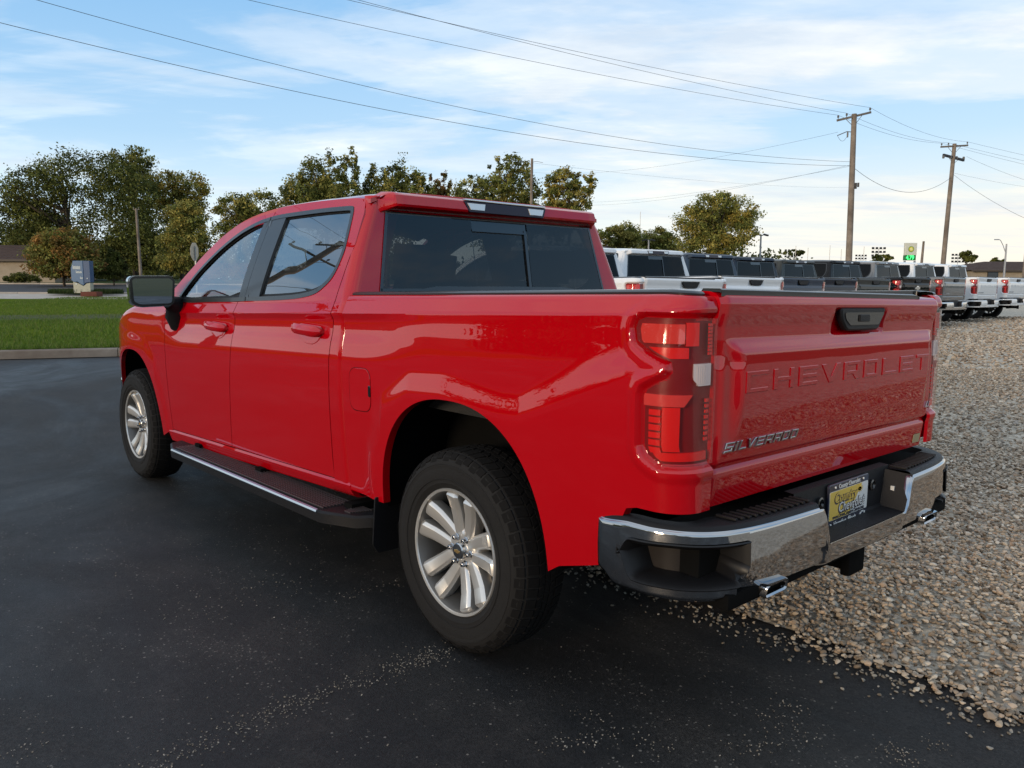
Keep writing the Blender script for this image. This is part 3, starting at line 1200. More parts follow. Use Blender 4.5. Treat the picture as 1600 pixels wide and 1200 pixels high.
# fuel flap, its slot, door handles
def flank(u, w, d): return (u, side_y(u, w) + d, w)
loop = rounded([(.738, 1.080), (.566, 1.086), (.566, .895), (.738, .888)], .055, 6)
m = MB()
m.prism(loop, flank, -.004, .0025, .0022)
fl = keep(m.build("fuel_flap", RED, truck, 0, 30))
m = MB()
m.prism(rounded([(.582, 1.012), (.564, 1.012), (.564, .962), (.582, .962)], .008), flank, .0, .0045, .002)
m.build("flap_notch", GLOSSBLACK, fl)
gp = MB()
gp.add(*ring(offset_loop(loop, .002), loop, flank, .0, .0012))
gp.build("flap_gap", DARK, fl, fix=False)
for x0, x1, zc, par in ((.985, 1.255, 1.213, rear_doors), (2.075, 2.345, 1.180, front_doors)):
    cup = MB()
    lp = rounded([(x0 + .02, zc + .036), (x1 - .015, zc + .044), (x1 - .03, zc - .02), (x1 - .10, zc - .050), (x0 + .09, zc - .054), (x0 + .03, zc - .030)], .03, 5)
    cup.prism(lp, flank, -.004, .003, .0028)
    bar = MB()
    n = 10
    for k in range(1):
        colv = []
        for u in lin(0, 1, 13):
            x = x0 + (x1 - x0) * u
            e = math.sin(math.pi * min(1, max(0, u * 1.0)))**.35
            out = .012 + .032 * e
            h = .022 + .004 * e
            zz_ = zc + .012 + .010 * u
            sec = []
            for k2 in range(10):
                a = 2 * math.pi * k2 / 10
                sec.append((x, side_y(x, zz_) + out + .014 * math.cos(a), zz_ + h * math.sin(a) * (1.0 if e > .1 else .4)))
            colv.append(sec + [sec[0]])
        bar.add(*sheet(colv))
        bar.add([sum((Vector(p) for p in colv[0][:10]), Vector()) / 10] + colv[0][:10], [(0, 1 + (k3 + 1) % 10, 1 + k3) for k3 in range(10)])
        bar.add([sum((Vector(p) for p in colv[-1][:10]), Vector()) / 10] + colv[-1][:10], [(0, 1 + k3, 1 + (k3 + 1) % 10) for k3 in range(10)])
    for sg, pr in ((1, par[0]), (-1, par[1])):
        for b, nm in ((cup, "handle_cup"), (bar, "door_handle")):
            keep(mk(nm, [(p[0], sg * p[1], p[2]) for p in b.v], b.f if sg > 0 else [q[::-1] for q in b.f], RED, pr, 40))

# mirrors
for sg in (1, -1):
    m = MB()
    def mtf(u, w, d): return (2.74 + d + (u - 1.13) * .24 + (w - 1.40) * -.006, sg * ((u - 1.19) * .80 + 1.152), (w - 1.46) * .90 + 1.392)
    gl = rounded([(1.060, 1.375), (1.275, 1.365), (1.322, 1.385), (1.330, 1.535), (1.310, 1.548), (1.075, 1.552), (1.050, 1.535)], .03, 5)
    m.prism(offset_loop(gl, .012), mtf, .0, .10, .045)
    mir = keep(m.build("side_mirror", GLOSSBLACK, truck, 0, 50))
    m = MB()
    m.prism(offset_loop(gl, -.004), mtf, .004, -.003)
    mg = keep(m.build("mirror_glass", MIRROR, mir, 0, 20))
    m = MB()
    m.prism(rounded([(1.215, 1.475), (1.300, 1.475), (1.300, 1.535), (1.215, 1.535)], .02), mtf, -.0032, -.0045)
    m.build("blind_spot_glass", MIRROR, mir)
    m = MB()
    # chrome shell over the forward and outer side of the housing
    o2 = offset_loop(gl, .016)
    top = [p for p in o2]
    m.prism(offset_loop(gl, .0165), mtf, .018, .106, .05)
    keep(m.build("mirror_cap", CHROME, mir, 0, 50))
    m = MB()
    m.tube([(2.90, sg * .94, 1.16), (2.88, sg * .965, 1.24), (2.83, sg * .99, 1.305), (2.80, sg * 1.05, 1.325)], [.06, .075, .065, .04], 10)
    keep(m.build("mirror_arm", BLACK, mir, 0, 60))

TREADP = pbr("step_rubber", (.035, .028, .029), .38, spec=.6)
# ---------------------------------------------------------------- running boards
for sg in (1, -1):
    m = MB()
    out = [(.60, .93), (.66, 1.02), (.84, 1.095), (2.72, 1.095), (2.92, 1.03), (2.97, .94), (2.93, .90), (.66, .90)]
    zt = lambda x: .418 - .004 * x
    m.prism([(a, b) for a, b in out], lambda u, w, d: (u, sg * w, zt(u) + d), -.055, 0, .010)
    rb = keep(m.build("running_board", BLACK, truck, 0, 40))
    m = MB()
    for i in range(9):
        y = .915 + i * .0185
        m.box((1.79, sg * y, zt(1.79) + .004), (1.86, .009, .010), Matrix.Rotation(.004, 3, 'Y'))
    for i in range(9):
        m.box((.735 , sg * (.915 + i * .012), zt(.7) + .003), (.10 - i * .006, .006, .008))
    m.build("tread_rib", TREADP, rb, .002)["kind"] = "stuff"
    m = MB()
    m.tube([(.86, sg * 1.093, zt(.86) - .006), (2.70, sg * 1.093, zt(2.7) - .006)], .012, 8)
    keep(m.build("chrome_strip", CHROME2, rb))
    for x in (.80, 1.75, 2.62):
        m = MB()
        m.box((x, sg * .86, .42), (.07, .22, .035))
        m.box((x, sg * .80, .50), (.05, .05, .16))
        m.build("bracket", DARK, truck)
    # mud flap in front of the rear wheel
    m = MB()
    m.prism(rounded([(.90, .50), (.985, .50), (.985, .62), (.90, .62)][::-1] if False else [(.60, .49), (.985, .52), (.985, .30), (.955, .255), (.60, .255)], .01), lambda u, w, d: (.545 - (w - .5) * .10 + d, sg * u, w), 0, .012, .003)
    keep(m.build("mud_flap", BLACK, truck))
# ---------------------------------------------------------------- chrome rear bumper
BP = [Vector(p) for p in ((-.770, .992), (-.86, 1.000), (-.95, .996), (-1.03, .968), (-1.095, .915), (-1.138, .84), (-1.163, .74), (-1.180, .58), (-1.190, .30), (-1.193, 0.0))]
_seg = [0]
for a, b in zip(BP, BP[1:]):
    _seg.append(_seg[-1] + (b - a).length)
_bx, _by = sm(list(zip(_seg, [p.x for p in BP]))), sm(list(zip(_seg, [p.y for p in BP])))
BL = _seg[-1]


def bp(s):
    p = Vector((_bx(s), _by(s)))
    e = .004
    t = Vector((_bx(min(BL, s + e)) - _bx(max(0, s - e)), _by(min(BL, s + e)) - _by(max(0, s - e)))).normalized()
    return p, Vector((t.y, -t.x)) * -1 if False else Vector((-abs(t.y) if t.y else 0, t.x if False else abs(t.x)))


def bumper_pt(s, z, d=0.0, side=1):
    p, n = bp(s)
    y = p.y + n.y * d
    return (p.x + n.x * d, side * y, z + lean(side * y) * .7)


def b_top(s):
    y = _by(s)
    t = .738 - .012 * sstep((.12 - s) / .12)
    if y < .365:
        t = .738 - .135 * sstep((.362 - y) / .06)
    return t


def b_bot(s): return .524 + .03 * sstep((.06 - s) / .06)


def b_off(s, z):
    zt, zb = b_top(s), b_bot(s)
    y = _by(s)
    o = .006 * math.sin(math.pi * min(1, max(0, (z - zb) / max(.02, (.738 - zb)))))
    o -= .009 * sstep((.008 - (zt - z)) / .008)
    o -= .014 * sstep((zb + .014 - z) / .014)
    if y < .80:
        g = sstep((.010 - abs(z - .592)) / .005)
        o -= .022 * sstep((.602 - z) / .006) * (.35 + .65 * sstep((y - .30) / .04))
    return o


s_of_y = lambda y: float(np.interp(-y, [-_by(s) for s in lin(0, BL, 400)], lin(0, BL, 400)))
SH0, SH1 = .085, s_of_y(.765)
SHLO = lambda s: .562 + .09 * (1 - sstep((s - SH0) / .07)) ** 2 + .06 * sstep((s - SH1 + .05) / .05)**2
SHHI = lambda s: .694 + .008 * sstep((s - SH0) / .2) - .05 * (1 - sstep((s - SH0) / .05))**2
scols = lin(0, SH0, 8) + [SH0 + .0005] + cosrange(SH0 + .001, SH1 - .001, 50) + [SH1 - .0005, SH1] + lin(SH1 + .01, BL, 60)
for sg in (1, -1):
    cols = []
    N1, N2 = 10, 9
    for s in scols:
        zb, zt = b_bot(s), b_top(s)
        if SH0 < s < SH1:
            lo, hi = SHLO(s), SHHI(s)
        else:
            lo = hi = zb + (zt - zb) * .55
        z1 = [zb + (lo - zb) * i / N1 for i in range(N1 + 1)]
        z2 = [hi + (zt - .009 - hi) * (i / (N2 - 4)) for i in range(N2 - 3)] + [zt - .006, zt - .003, zt - .001, zt]
        cols.append([bumper_pt(s, z, b_off(s, z), sg) for z in z1 + z2])
    v, f = sheet(cols, lambda i, j: j == N1 and SH0 <= scols[i] < SH1, .022, lambda p: (.8, -.5 * (1 if p.y > .8 else -1 if p.y < -.8 else 0), 0))
    if sg < 0:
        f = [q[::-1] for q in f]
    bump = keep(mk("bumper", v, f, CHROME, truck, 40))
    # black frame in the step opening
    ss = cosrange(SH0 + .001, SH1 - .001, 40)
    loop = [(s, SHLO(s)) for s in ss] + [(s, SHHI(s)) for s in ss[::-1]]
    inn = offset_loop(loop, -.018)
    n = len(loop)
    rings = [(loop, .006), (offset_loop(loop, -.004), .009), (inn, -.012), (offset_loop(loop, -.022), -.11)]
    v, f = [], []
    for lp, d in rings:
        v += [bumper_pt(s, z, d + b_off(s, z), sg) for s, z in lp]
    for r in range(len(rings) - 1):
        for k in range(n):
            f.append((r * n + k, r * n + (k + 1) % n, (r + 1) * n + (k + 1) % n, (r + 1) * n + k))
    m = MB().add(v, f)
    keep(m.build("step_frame", FRAME, truck, 0, 40))
    m = MB()
    c = [[bumper_pt(s, z, -.10, sg) for z in (.54, .71)] for s in lin(SH0 + .0, SH1 + .03, 12)]
    m.add(*sheet(c))
    keep(m.build("step_back", pbr("step_back_plastic", (.014, .011, .010), .5, spec=.25), truck, fix=False))
    m = MB()
    c = [[bumper_pt(s, .574, d, sg) for d in (.0, -.11)] for s in lin(SH0, SH1, 12)]
    m.add(*sheet(c))
    for i in range(24):
        for j in range(5):
            s = SH0 + .06 + i * (SH1 - SH0 - .09) / 23 + (j % 2) * .006
            p = Vector(bumper_pt(s, .577, -.012 - j * .018, sg))
            m.box(p, (.011, .007, .006), Matrix.Rotation(.7 * sg, 3, 'Z'))
    keep(m.build("step_tread", RUBBER, truck, fix=False))
    # black top pad with ribs
    m = MB()
    cols = []
    for s in lin(.005, s_of_y(.372), 60):
        zt = b_top(s)
        w = .115 if _by(s) < .84 else .115 * .55 + .115 * .45 * sstep((.98 - _by(s)) / .14)
        cols.append([bumper_pt(s, zt - .001, -.010, sg), bumper_pt(s, zt + .010, -.017, sg), bumper_pt(s, zt + .014, -.026, sg), bumper_pt(s, zt + .012, -w, sg), bumper_pt(s, zt - .03, -w - .01, sg)])
    m.add(*sheet(cols))
    keep(m.build("bumper_pad", BLACK, truck, fix=False))
    m = MB()
    for i in range(13):
        y = .395 + i * .033
        s = s_of_y(y)
        a, b = Vector(bumper_pt(s, .757, -.036, sg)), Vector(bumper_pt(s, .757, -.108, sg))
        m.box((a + b) / 2, ((a - b).length, .012, .008))
    keep(m.build("pad_rib", BLACK, truck, .002))
# plate recess
m = MB()
zl_ = lambda y, z: z + lean(y) * .7
c = [[(-1.185 + .0 * y, y, zl_(y, .604)), (-1.165, y, zl_(y, .607)), (-1.10, y, zl_(y, .612)), (-1.092, y, zl_(y, .62)), (-1.086, y, zl_(y, .765)), (-1.05, y, zl_(y, .768))] for y in lin(-.375, .375, 8)]
m.add(*sheet(c))
for sg in (1, -1):
    m.add(*sheet([[(-1.187, sg * .305, zl_(sg * .3, .603)), (-1.186, sg * .366, zl_(sg * .37, .742))], [(-1.088, sg * .300, zl_(sg * .3, .603)), (-1.086, sg * .345, zl_(sg * .37, .752))]]))
keep(m.build("plate_recess", BLACK, truck, fix=False))
m = MB()
for y in (.20, -.215):
    m.lathe([(.022, 0), (.022, .010), (.016, .012), (.013, .004)], 16, lambda a, b, d, y=y: (-1.089 - d, y + a, .70 + b))
m.build("plate_lamp", GLOSSBLACK, truck)
m = MB()
m.box((-1.128, -.330, .672), (.014, .012, .022))
m.build("socket", PLATE_WHITE, truck)
# lower bar behind the chrome, black
m = MB()
m.box((-1.10, 0, .52), (.10, 1.70, .05))
m.box((-.98, 0, .62), (.16, 1.75, .20))
keep(m.build("bumper_beam", DARK, truck, .01))


def plate_tf(u, w, d): return (-1.0915 - d - .03 * 0, -u - .012, .676 + w - .004)


m = MB()
m.prism(rounded([(-.158, -.082), (.158, -.082), (.158, .082), (-.158, .082)], .010), plate_tf, .0, .008, .002)
plate = keep(m.build("license_plate", PLATE_BLACK, truck))
m = MB()
m.prism(rounded([(-.152, -.050), (.152, -.050), (.152, .056), (-.152, .056)], .006), plate_tf, .0078, .0092)
m.build("plate_sheet", PLATE_WHITE, plate)
m = MB()
m.prism([(-.151, -.049), (.0, -.049), (.052, .0), (.10, .055), (-.151, .055)], plate_tf, .0090, .0097)
m.build("plate_panel", PLATE_YELLOW, plate)
def pt_(cu, cw, o=0.0): return lambda u, w, d: plate_tf(u + cu, w + cw, .0102 + o + d)
text_mesh("plate_lettering", "Country", .052, pt_(-.032, .024), PLATE_BLACK, plate, .0004, sx=.98, shear=.12, bold=.0035)
text_mesh("plate_lettering", "Chevrolet", .052, pt_(.018, -.014), PLATE_BLACK, plate, .0004, sx=.98, shear=.12, bold=.0035)
text_mesh("plate_lettering", "Country", .052, pt_(-.030, .026, .0006), PLATE_YELLOW, plate, .0004, sx=.98, shear=.12)
text_mesh("plate_lettering", "Chevrolet", .052, pt_(.020, -.012, .0006), PLATE_WHITE, plate, .0004, sx=.98, shear=.12)
text_mesh("plate_lettering", "www.DriveCountryChevy.com", .020, pt_(.0, -.041), PLATE_BLACK, plate, .0003, sx=1.0, bold=.0006)
text_mesh("plate_lettering", "County Chevrolet", .023, pt_(-.004, .069), PLATE_WHITE, plate, .0004, sx=1.0, bold=.0006)
text_mesh("plate_lettering", "Herscher, Illinois", .026, pt_(-.028, -.067), PLATE_WHITE, plate, .0004, sx=1.0, shear=.15, bold=.0006)
m = MB()
BOW = [(-1, -.35), (-.55, -.35), (-.42, -.12), (.0, -.12 - .3), (.35, -.42), (.42, -.12), (1.0, -.05), (.8, .35), (.42, .35), (.35, .12), (.32, .42), (-.32, .42), (-.35, .12), (-1.05, .05)]
BOW = [(-1, -.32), (-.38, -.32), (-.38, -.55), (.38, -.55), (.38, -.32), (.84, -.32), (1.0, .32), (.38, .32), (.38, .55), (-.38, .55), (-.38, .32), (-.84, .32)]
m.prism([(u * .024 + .118, w * .017 - .066) for u, w in BOW], plate_tf, .0082, .0096)
m.build("plate_emblem", PLATE_WHITE, plate)
m = MB()
m.prism([(u * .012 + .118, w * .008 - .066) for u, w in BOW], plate_tf, .0095, .0099)
m.build("plate_emblem", PLATE_BLACK, plate)
m = MB()
for ang in range(0, 360, 30):
    a = R(ang)
    m.prism([(.082 + .006 * math.cos(a + 1.2), .034 + .006 * math.sin(a + 1.2)), (.082 + .030 * math.cos(a), .036 + .016 * math.sin(a)), (.082 + .006 * math.cos(a - 1.2), .034 + .006 * math.sin(a - 1.2))], plate_tf, .0098, .0105)
m.build("plate_emblem", PLATE_YELLOW, plate)
for u, w in ((-.112, .069), (.112, .069), (-.135, -.066)):
    m = MB()
    m.lathe([(.0045, 0), (.004, .003), (.0005, .004)], 10, lambda a, b, d, u=u, w=w: plate_tf(u + a, w + b, .008 + d))
    m.build("plate_screw", PLATE_WHITE, plate)

# exhaust tips and tow hitch
for sg in (1, -1):
    lp = rounded([(-.066, -.022), (.066, -.022), (.066, .022), (-.066, .022)], .017, 5)
    li = offset_loop(lp, -.008)
    n = len(lp)
    v, f = [], []
    def ex(u, w, x): return (x - .20 * w * (1 if x < -1.1 else 0), sg * (.615 + u), .522 + w + (-1.15 - x) * -.06 + lean(sg * .67) * .6)
    for l, x in ((lp, -.95), (lp, -1.168), (offset_loop(lp, -.003), -1.176), (li, -1.170), (li, -1.0)):
        v += [ex(u, w, x) for u, w in l]
    for r in range(4):
        for k in range(n):
            f.append((r * n + k, r * n + (k + 1) % n, (r + 1) * n + (k + 1) % n, (r + 1) * n + k))
    f.append(tuple(4 * n + k for k in range(n)))
    keep(mk("exhaust_tip", v, f, CHROME, truck, 40))
m = MB()
m.box((-1.00, -.04, .455), (.24, .09, .085))
m.box((-1.115, -.04, .455), (.035, .125, .115))
m.box((-1.05, .07, .47), (.05, .16, .06))
m.box((-1.06, -.15, .455), (.05, .10, .08))
m.box((-.96, 0, .45), (.06, 1.05, .07))
keep(m.build("tow_hitch", DARK, truck, .006))

# ---------------------------------------------------------------- chassis and cabin
m = MB()
for sg in (1, -1):
    m.box((1.8, sg * .42, .50), (5.2, .09, .16))
    m.tube([(-.55, sg * .56, .62), (-.3, sg * .56, .46), (.0, sg * .56, .40), (.35, sg * .56, .48), (.75, sg * .56, .60)], .035, 6)
    m.tube([(.10, sg * .40, .42), (-.08, sg * .46, .95)], .035, 8)
m.tube([(0, -.85, .40), (0, .85, .40)], .05, 10)
m.lathe([(.02, -.14), (.12, -.10), (.155, 0), (.12, .10), (.02, .14)], 14, lambda a, b, d: (a, d, .40 + b))
m.tube([(3.744, -.85, .40), (3.744, .85, .40)], .045, 10)
m.tube([(.1, -.05, .45), (2.4, 0, .48)], .05, 8)
keep(m.build("chassis", DARK, truck))
m = MB()
m.box((2.0, 0, .53), (2.3, 1.70, .06))
m.box((.86, 0, .95), (.03, 1.68, .86))
for sg in (1, -1):
    m.box((1.95, sg * .885, .94), (2.1, .03, .78))
m.box((3.12, 0, .95), (.05, 1.7, .72))
keep(m.build("cabin_floor", CABIN, truck, .01))
m = MB()
m.prism(rounded([(2.72, .95), (3.38, .95), (3.42, 1.27), (3.10, 1.345), (2.86, 1.335), (2.72, 1.20)], .05), lambda u, w, d: (u, d, w), -.82, .82)
m.prism(rounded([(2.74, 1.30), (2.95, 1.33), (2.93, 1.395), (2.80, 1.385)], .02), lambda u, w, d: (u, d, w), .20, .62)
m.build("dashboard", CABIN, truck, .01)
m = MB()
sw = Matrix.Rotation(R(-66), 3, 'Y')
cyc = [sw @ Vector((.185 * math.cos(t), .185 * math.sin(t), 0)) + Vector((2.60, .40, 1.235)) for t in lin(0, 2 * math.pi, 33)]
m.tube(cyc, .016, 8, False)
for t in (0, 2.2, 4.08):
    m.tube([Vector((2.62, .40, 1.23)), sw @ Vector((.18 * math.cos(t + 1.57), .18 * math.sin(t + 1.57), 0)) + Vector((2.60, .40, 1.235))], .015, 6)
m.build("steering_wheel", CABIN, truck)
m = MB()
m.box((2.66, -.02, 1.68), (.03, .26, .075))
m.build("inside_mirror", GLOSSBLACK, truck, .01)


def seat(x, y, w, head):
    m = MB()
    m.box((x + .22, y, .86), (.50, w, .18))
    m.box((x - .06, y, 1.16), (.14, w * .94, .62), Matrix.Rotation(R(-12), 3, 'Y'), (.9, .82))
    for hy in head:
        m.box((x - .165, y + hy, 1.555), (.09, .26, .18), Matrix.Rotation(R(-8), 3, 'Y'))
        for k in (-.06, .06):
            m.tube([(x - .15, y + hy + k, 1.40), (x - .165, y + hy + k, 1.50)], .007, 6)
    return m.build("seat", CABIN, truck, .035, 50, 3)


seat(2.10, .40, .54, (0,))
seat(2.10, -.40, .54, (0,))
seat(1.10, 0, 1.40, (.46, -.46))
c = [[(x, y, roof_pt(x, y / .75)[2] - .045) for y in lin(-.62, .62, 9)] for x in lin(.90, 2.45, 14)]
mk("headliner", *sheet(c, flange=.02, inward=(0, 0, 1)), HEADLINER, truck)


# ---------------------------------------------------------------- wheels
def wheel_tf(a, b, d): return (a, d, b)


m = MB()
m.lathe([(.2495, -.016), (.2515, -.008), (.249, -.003), (.243, -.004), (.239, -.013), (.234, -.026), (.228, -.06), (.221, -.10), (.219, -.22), (.236, -.26), (.236, -.263), (.215, -.225)], 72, wheel_tf)
WHEEL = m.build("wheel", ALLOY2, truck, 0, 30)
m = MB()
m.lathe([(.2500, -.0145), (.2530, -.007), (.2500, -.0015), (.2425, -.003), (.2405, -.009)], 72, wheel_tf)
m.build("rim_lip", ALLOY, WHEEL)
m = MB()
m.lathe([(.247, -.03), (.250, -.012), (.257, -.004), (.268, .001), (.275, .0055), (.279, .0045), (.30, .0085), (.33, .0095), (.338, .0075), (.342, .009), (.362, .002), (.380, -.010), (.392, -.026), (.398, -.045), (.400, -.075), (.401, -.12), (.400, -.17), (.398, -.20), (.390, -.222), (.362, -.248), (.33, -.255), (.27, -.245), (.247, -.22)], 96, wheel_tf)
m.build("tyre", RUBBER, WHEEL, 0, 40)
m = MB()


def block(a0, a1, d0, d1, r0, r1, sk=0.0, top=None):
    v = []
    for r in (r0, r1):
        for d, s in ((d0, 0), (d1, sk)):
            rr = r - (.007 if (top and d == d0 and r == r1) else 0)
            for a in (a0 + s, a1 + s):
                v.append((rr * math.cos(a), d, rr * math.sin(a)))
    m.add(v, [(0, 1, 3, 2), (4, 6, 7, 5), (0, 4, 5, 1), (2, 3, 7, 6), (0, 2, 6, 4), (1, 5, 7, 3)])


NB = 58
for i in range(NB):
    a = 2 * math.pi * i / NB
    da = 2 * math.pi / NB
    block(a, a + da * (.84 if i % 2 else .74), -.032, -.080, .392, .4062, .02, True)
    block(a + da * .5, a + da * 1.3, -.217, -.172, .392, .4062, .02, True)
    # the shoulder blocks reach down the sidewall as scalloped lugs
    lo = .362 if i % 2 else .372
    v = []
    for r, d in ((.394, -.0205), (lo, .0035 if i % 2 else .0010), (lo - .003, -.006), (.388, -.035)):
        for aa in (a + da * .04, a + da * (.93 if i % 2 else .86)):
            v.append((r * math.cos(aa), d, r * math.sin(aa)))
    m.add(v, [(0, 1, 3, 2), (2, 3, 5, 4), (4, 5, 7, 6), (6, 7, 1, 0), (0, 2, 4, 6), (1, 7, 5, 3)])
    block(a + da * .2, a + da * 1.06, -.086, -.112, .394, .4058, -.03)
    block(a + da * .6, a + da * 1.46, -.117, -.139, .394, .4058, .03)
    block(a + da * .1, a + da * .96, -.144, -.167, .394, .4058, -.03)
tread = m.build("tread_block", TREAD, WHEEL, .0012, 30, 1)
tread["kind"] = "stuff"
m = MB()
for k in range(28):        # raised sidewall lettering-like ribs are left plain: only fine ring beads
    pass
m.lathe([(.290, .0085), (.2915, .0105), (.293, .0085)], 96, wheel_tf)
m.lathe([(.347, .0065), (.3485, .0085), (.350, .0055)], 96, wheel_tf)
m.build("sidewall_bead", RUBBER, WHEEL, 0)
m = MB()
st = [(.045, .024, .046, -.048), (.080, .0305, .054, -.043), (.120, .0375, .060, -.037), (.160, .0445, .064, -.029), (.190, .0495, .068, -.018), (.216, .0530, .070, -.008), (.238, .0555, .062, -.022), (.244, .0560, .054, -.042)]
v, f = [], []
for r, lat, w, top in st:
    h = w / 2
    for l, d in ((-h, top - .013), (-h * .62, top), (h * .62, top), (h, top - .013), (h * .9, top - .06), (-h * .9, top - .06)):
        v.append((r, d, lat + l))
for i in range(len(st) - 1):
    for k in range(6):
        f.append((i * 6 + k, i * 6 + (k + 1) % 6, (i + 1) * 6 + (k + 1) % 6, (i + 1) * 6 + k))
f += [tuple(range(6)), tuple(range(6 * (len(st) - 1), 6 * len(st)))]
m.add(v, f)
spokeA = m.build("spoke", ALLOY, WHEEL, .0025, 20, 2)
spokeB = mk("spoke", [(p[0], p[1], -p[2]) for p in v], [q[::-1] for q in f], ALLOY, WHEEL, 20)
bm = bmesh.new(); bm.from_mesh(spokeB.data); bmesh.ops.recalc_face_normals(bm, faces=bm.faces[:])
bmesh.ops.bevel(bm, geom=bm.edges[:], offset=.0025, segments=2, affect='EDGES', profile=.6, clamp_overlap=True)
bm.to_mesh(spokeB.data); bm.free(); spokeB.data.shade_smooth(); spokeB.data.set_sharp_from_angle(angle=R(20))
PH = R(92)
for k in range(5):
    for sp in (spokeA, spokeB):
        o = sp if k == 0 else sp.copy()
        if k:
            COL.objects.link(o)
            o.parent = WHEEL
        o.rotation_euler = (0, -(R(97) + k * math.pi * 2 / 5), 0)
m = MB()
m.lathe([(.0, -.046), (.034, -.046), (.036, -.050), (.066, -.046), (.082, -.052), (.092, -.066), (.094, -.11)], 48, wheel_tf)
m.build("hub", ALLOY, WHEEL)
m = MB()
m.lathe([(.034, -.046), (.033, -.030), (.029, -.026), (.001, -.0235)], 32, wheel_tf)
m.build("hub_cap", pbr("cap_alloy", (.5, .5, .5), .2, 1.0), WHEEL)
m = MB()
m.prism([(-u * .019, w * .014) for u, w in BOW], lambda u, w, d: (u, d, w), -.026, -.0225, .001)
m.build("emblem", pbr("emblem_gold", (.45, .30, .12), .3, .7), WHEEL)
m = MB()
m.lathe([(.0005, -.026), (.008, -.027), (.011, -.032), (.011, -.044), (.015, -.047)], 6, wheel_tf)
nut = m.build("lug_nut", CHROME, WHEEL, .001)
for k in range(6):
    o = nut if k == 0 else nut.copy()
    if k:
        COL.objects.link(o)
        o.parent = WHEEL
    a = PH + (k + .5) * math.pi / 3
    o.location = (.056 * math.cos(a), .002, .056 * math.sin(a))
m = MB()
m.lathe([(.03, -.105), (.09, -.105), (.092, -.125), (.172, -.125), (.172, -.15), (.09, -.15)], 40, wheel_tf)
m.build("brake_disc", STEEL, WHEEL)
m = MB()
m.box((.13, -.135, .05), (.06, .07, .16))
m.build("brake_caliper", pbr("caliper", (.10, .10, .10), .5, .6), WHEEL, .01)


def copy_tree(o, parent, skip=()):
    c = o.copy()
    COL.objects.link(c)
    c.parent = parent
    for ch in list(o.children):
        if ch.name.split(".")[0] not in skip:
            copy_tree(ch, c, skip)
    return c


YO = .984
for x, sg in ((0, 1), (3.744, 1), (0, -1), (3.744, -1)):
    w = WHEEL if (x == 0 and sg == 1) else copy_tree(WHEEL, truck)
    w.location = (x, sg * YO, .411)
    w.rotation_euler = (0, 0, 0) if sg == 1 else (0, 0, math.pi)
    if x:
        for ch in w.children:
            pass
WHEELS = [o for o in truck.children if o.name.split(".")[0] == "wheel"]
for o, rot in zip(WHEELS, (0, R(17), R(40), R(9))):
    o.rotation_euler.rotate_axis('Y', rot)
keep(*WHEELS)
# ================================================================== ground, gravel, lawn, street
EH = Vector((math.cos(YAW), math.sin(YAW), 0))        # plan direction of view, the street runs across it
ER = Vector((math.sin(YAW), -math.cos(YAW), 0))
CP = Vector((CAM.x, CAM.y, 0))


def terrain(D):
    return .03 * min(45.0, max(0.0, D - 58))


def gp(D, L, dz=0.0):
    p = CP + EH * D + ER * L
    return (p.x, p.y, terrain(D) + dz)


def floor_at(px, py, z=0.0):
    d = fw + rt2 * ((px - 800) / FPX) - up2 * ((py - 600) / FPX)
    t = (z - CAM.z) / d.z
    return CAM + d * t


def horizon(px): return 438.0 + .004 * (px - 800)


def bg(px, D):
    """foot point on the terrain below a photo column at a plan distance"""
    p = at(px, 440, D * 1.0)
    dd = (p - CP).dot(EH)
    return Vector((p.x, p.y, terrain(dd)))


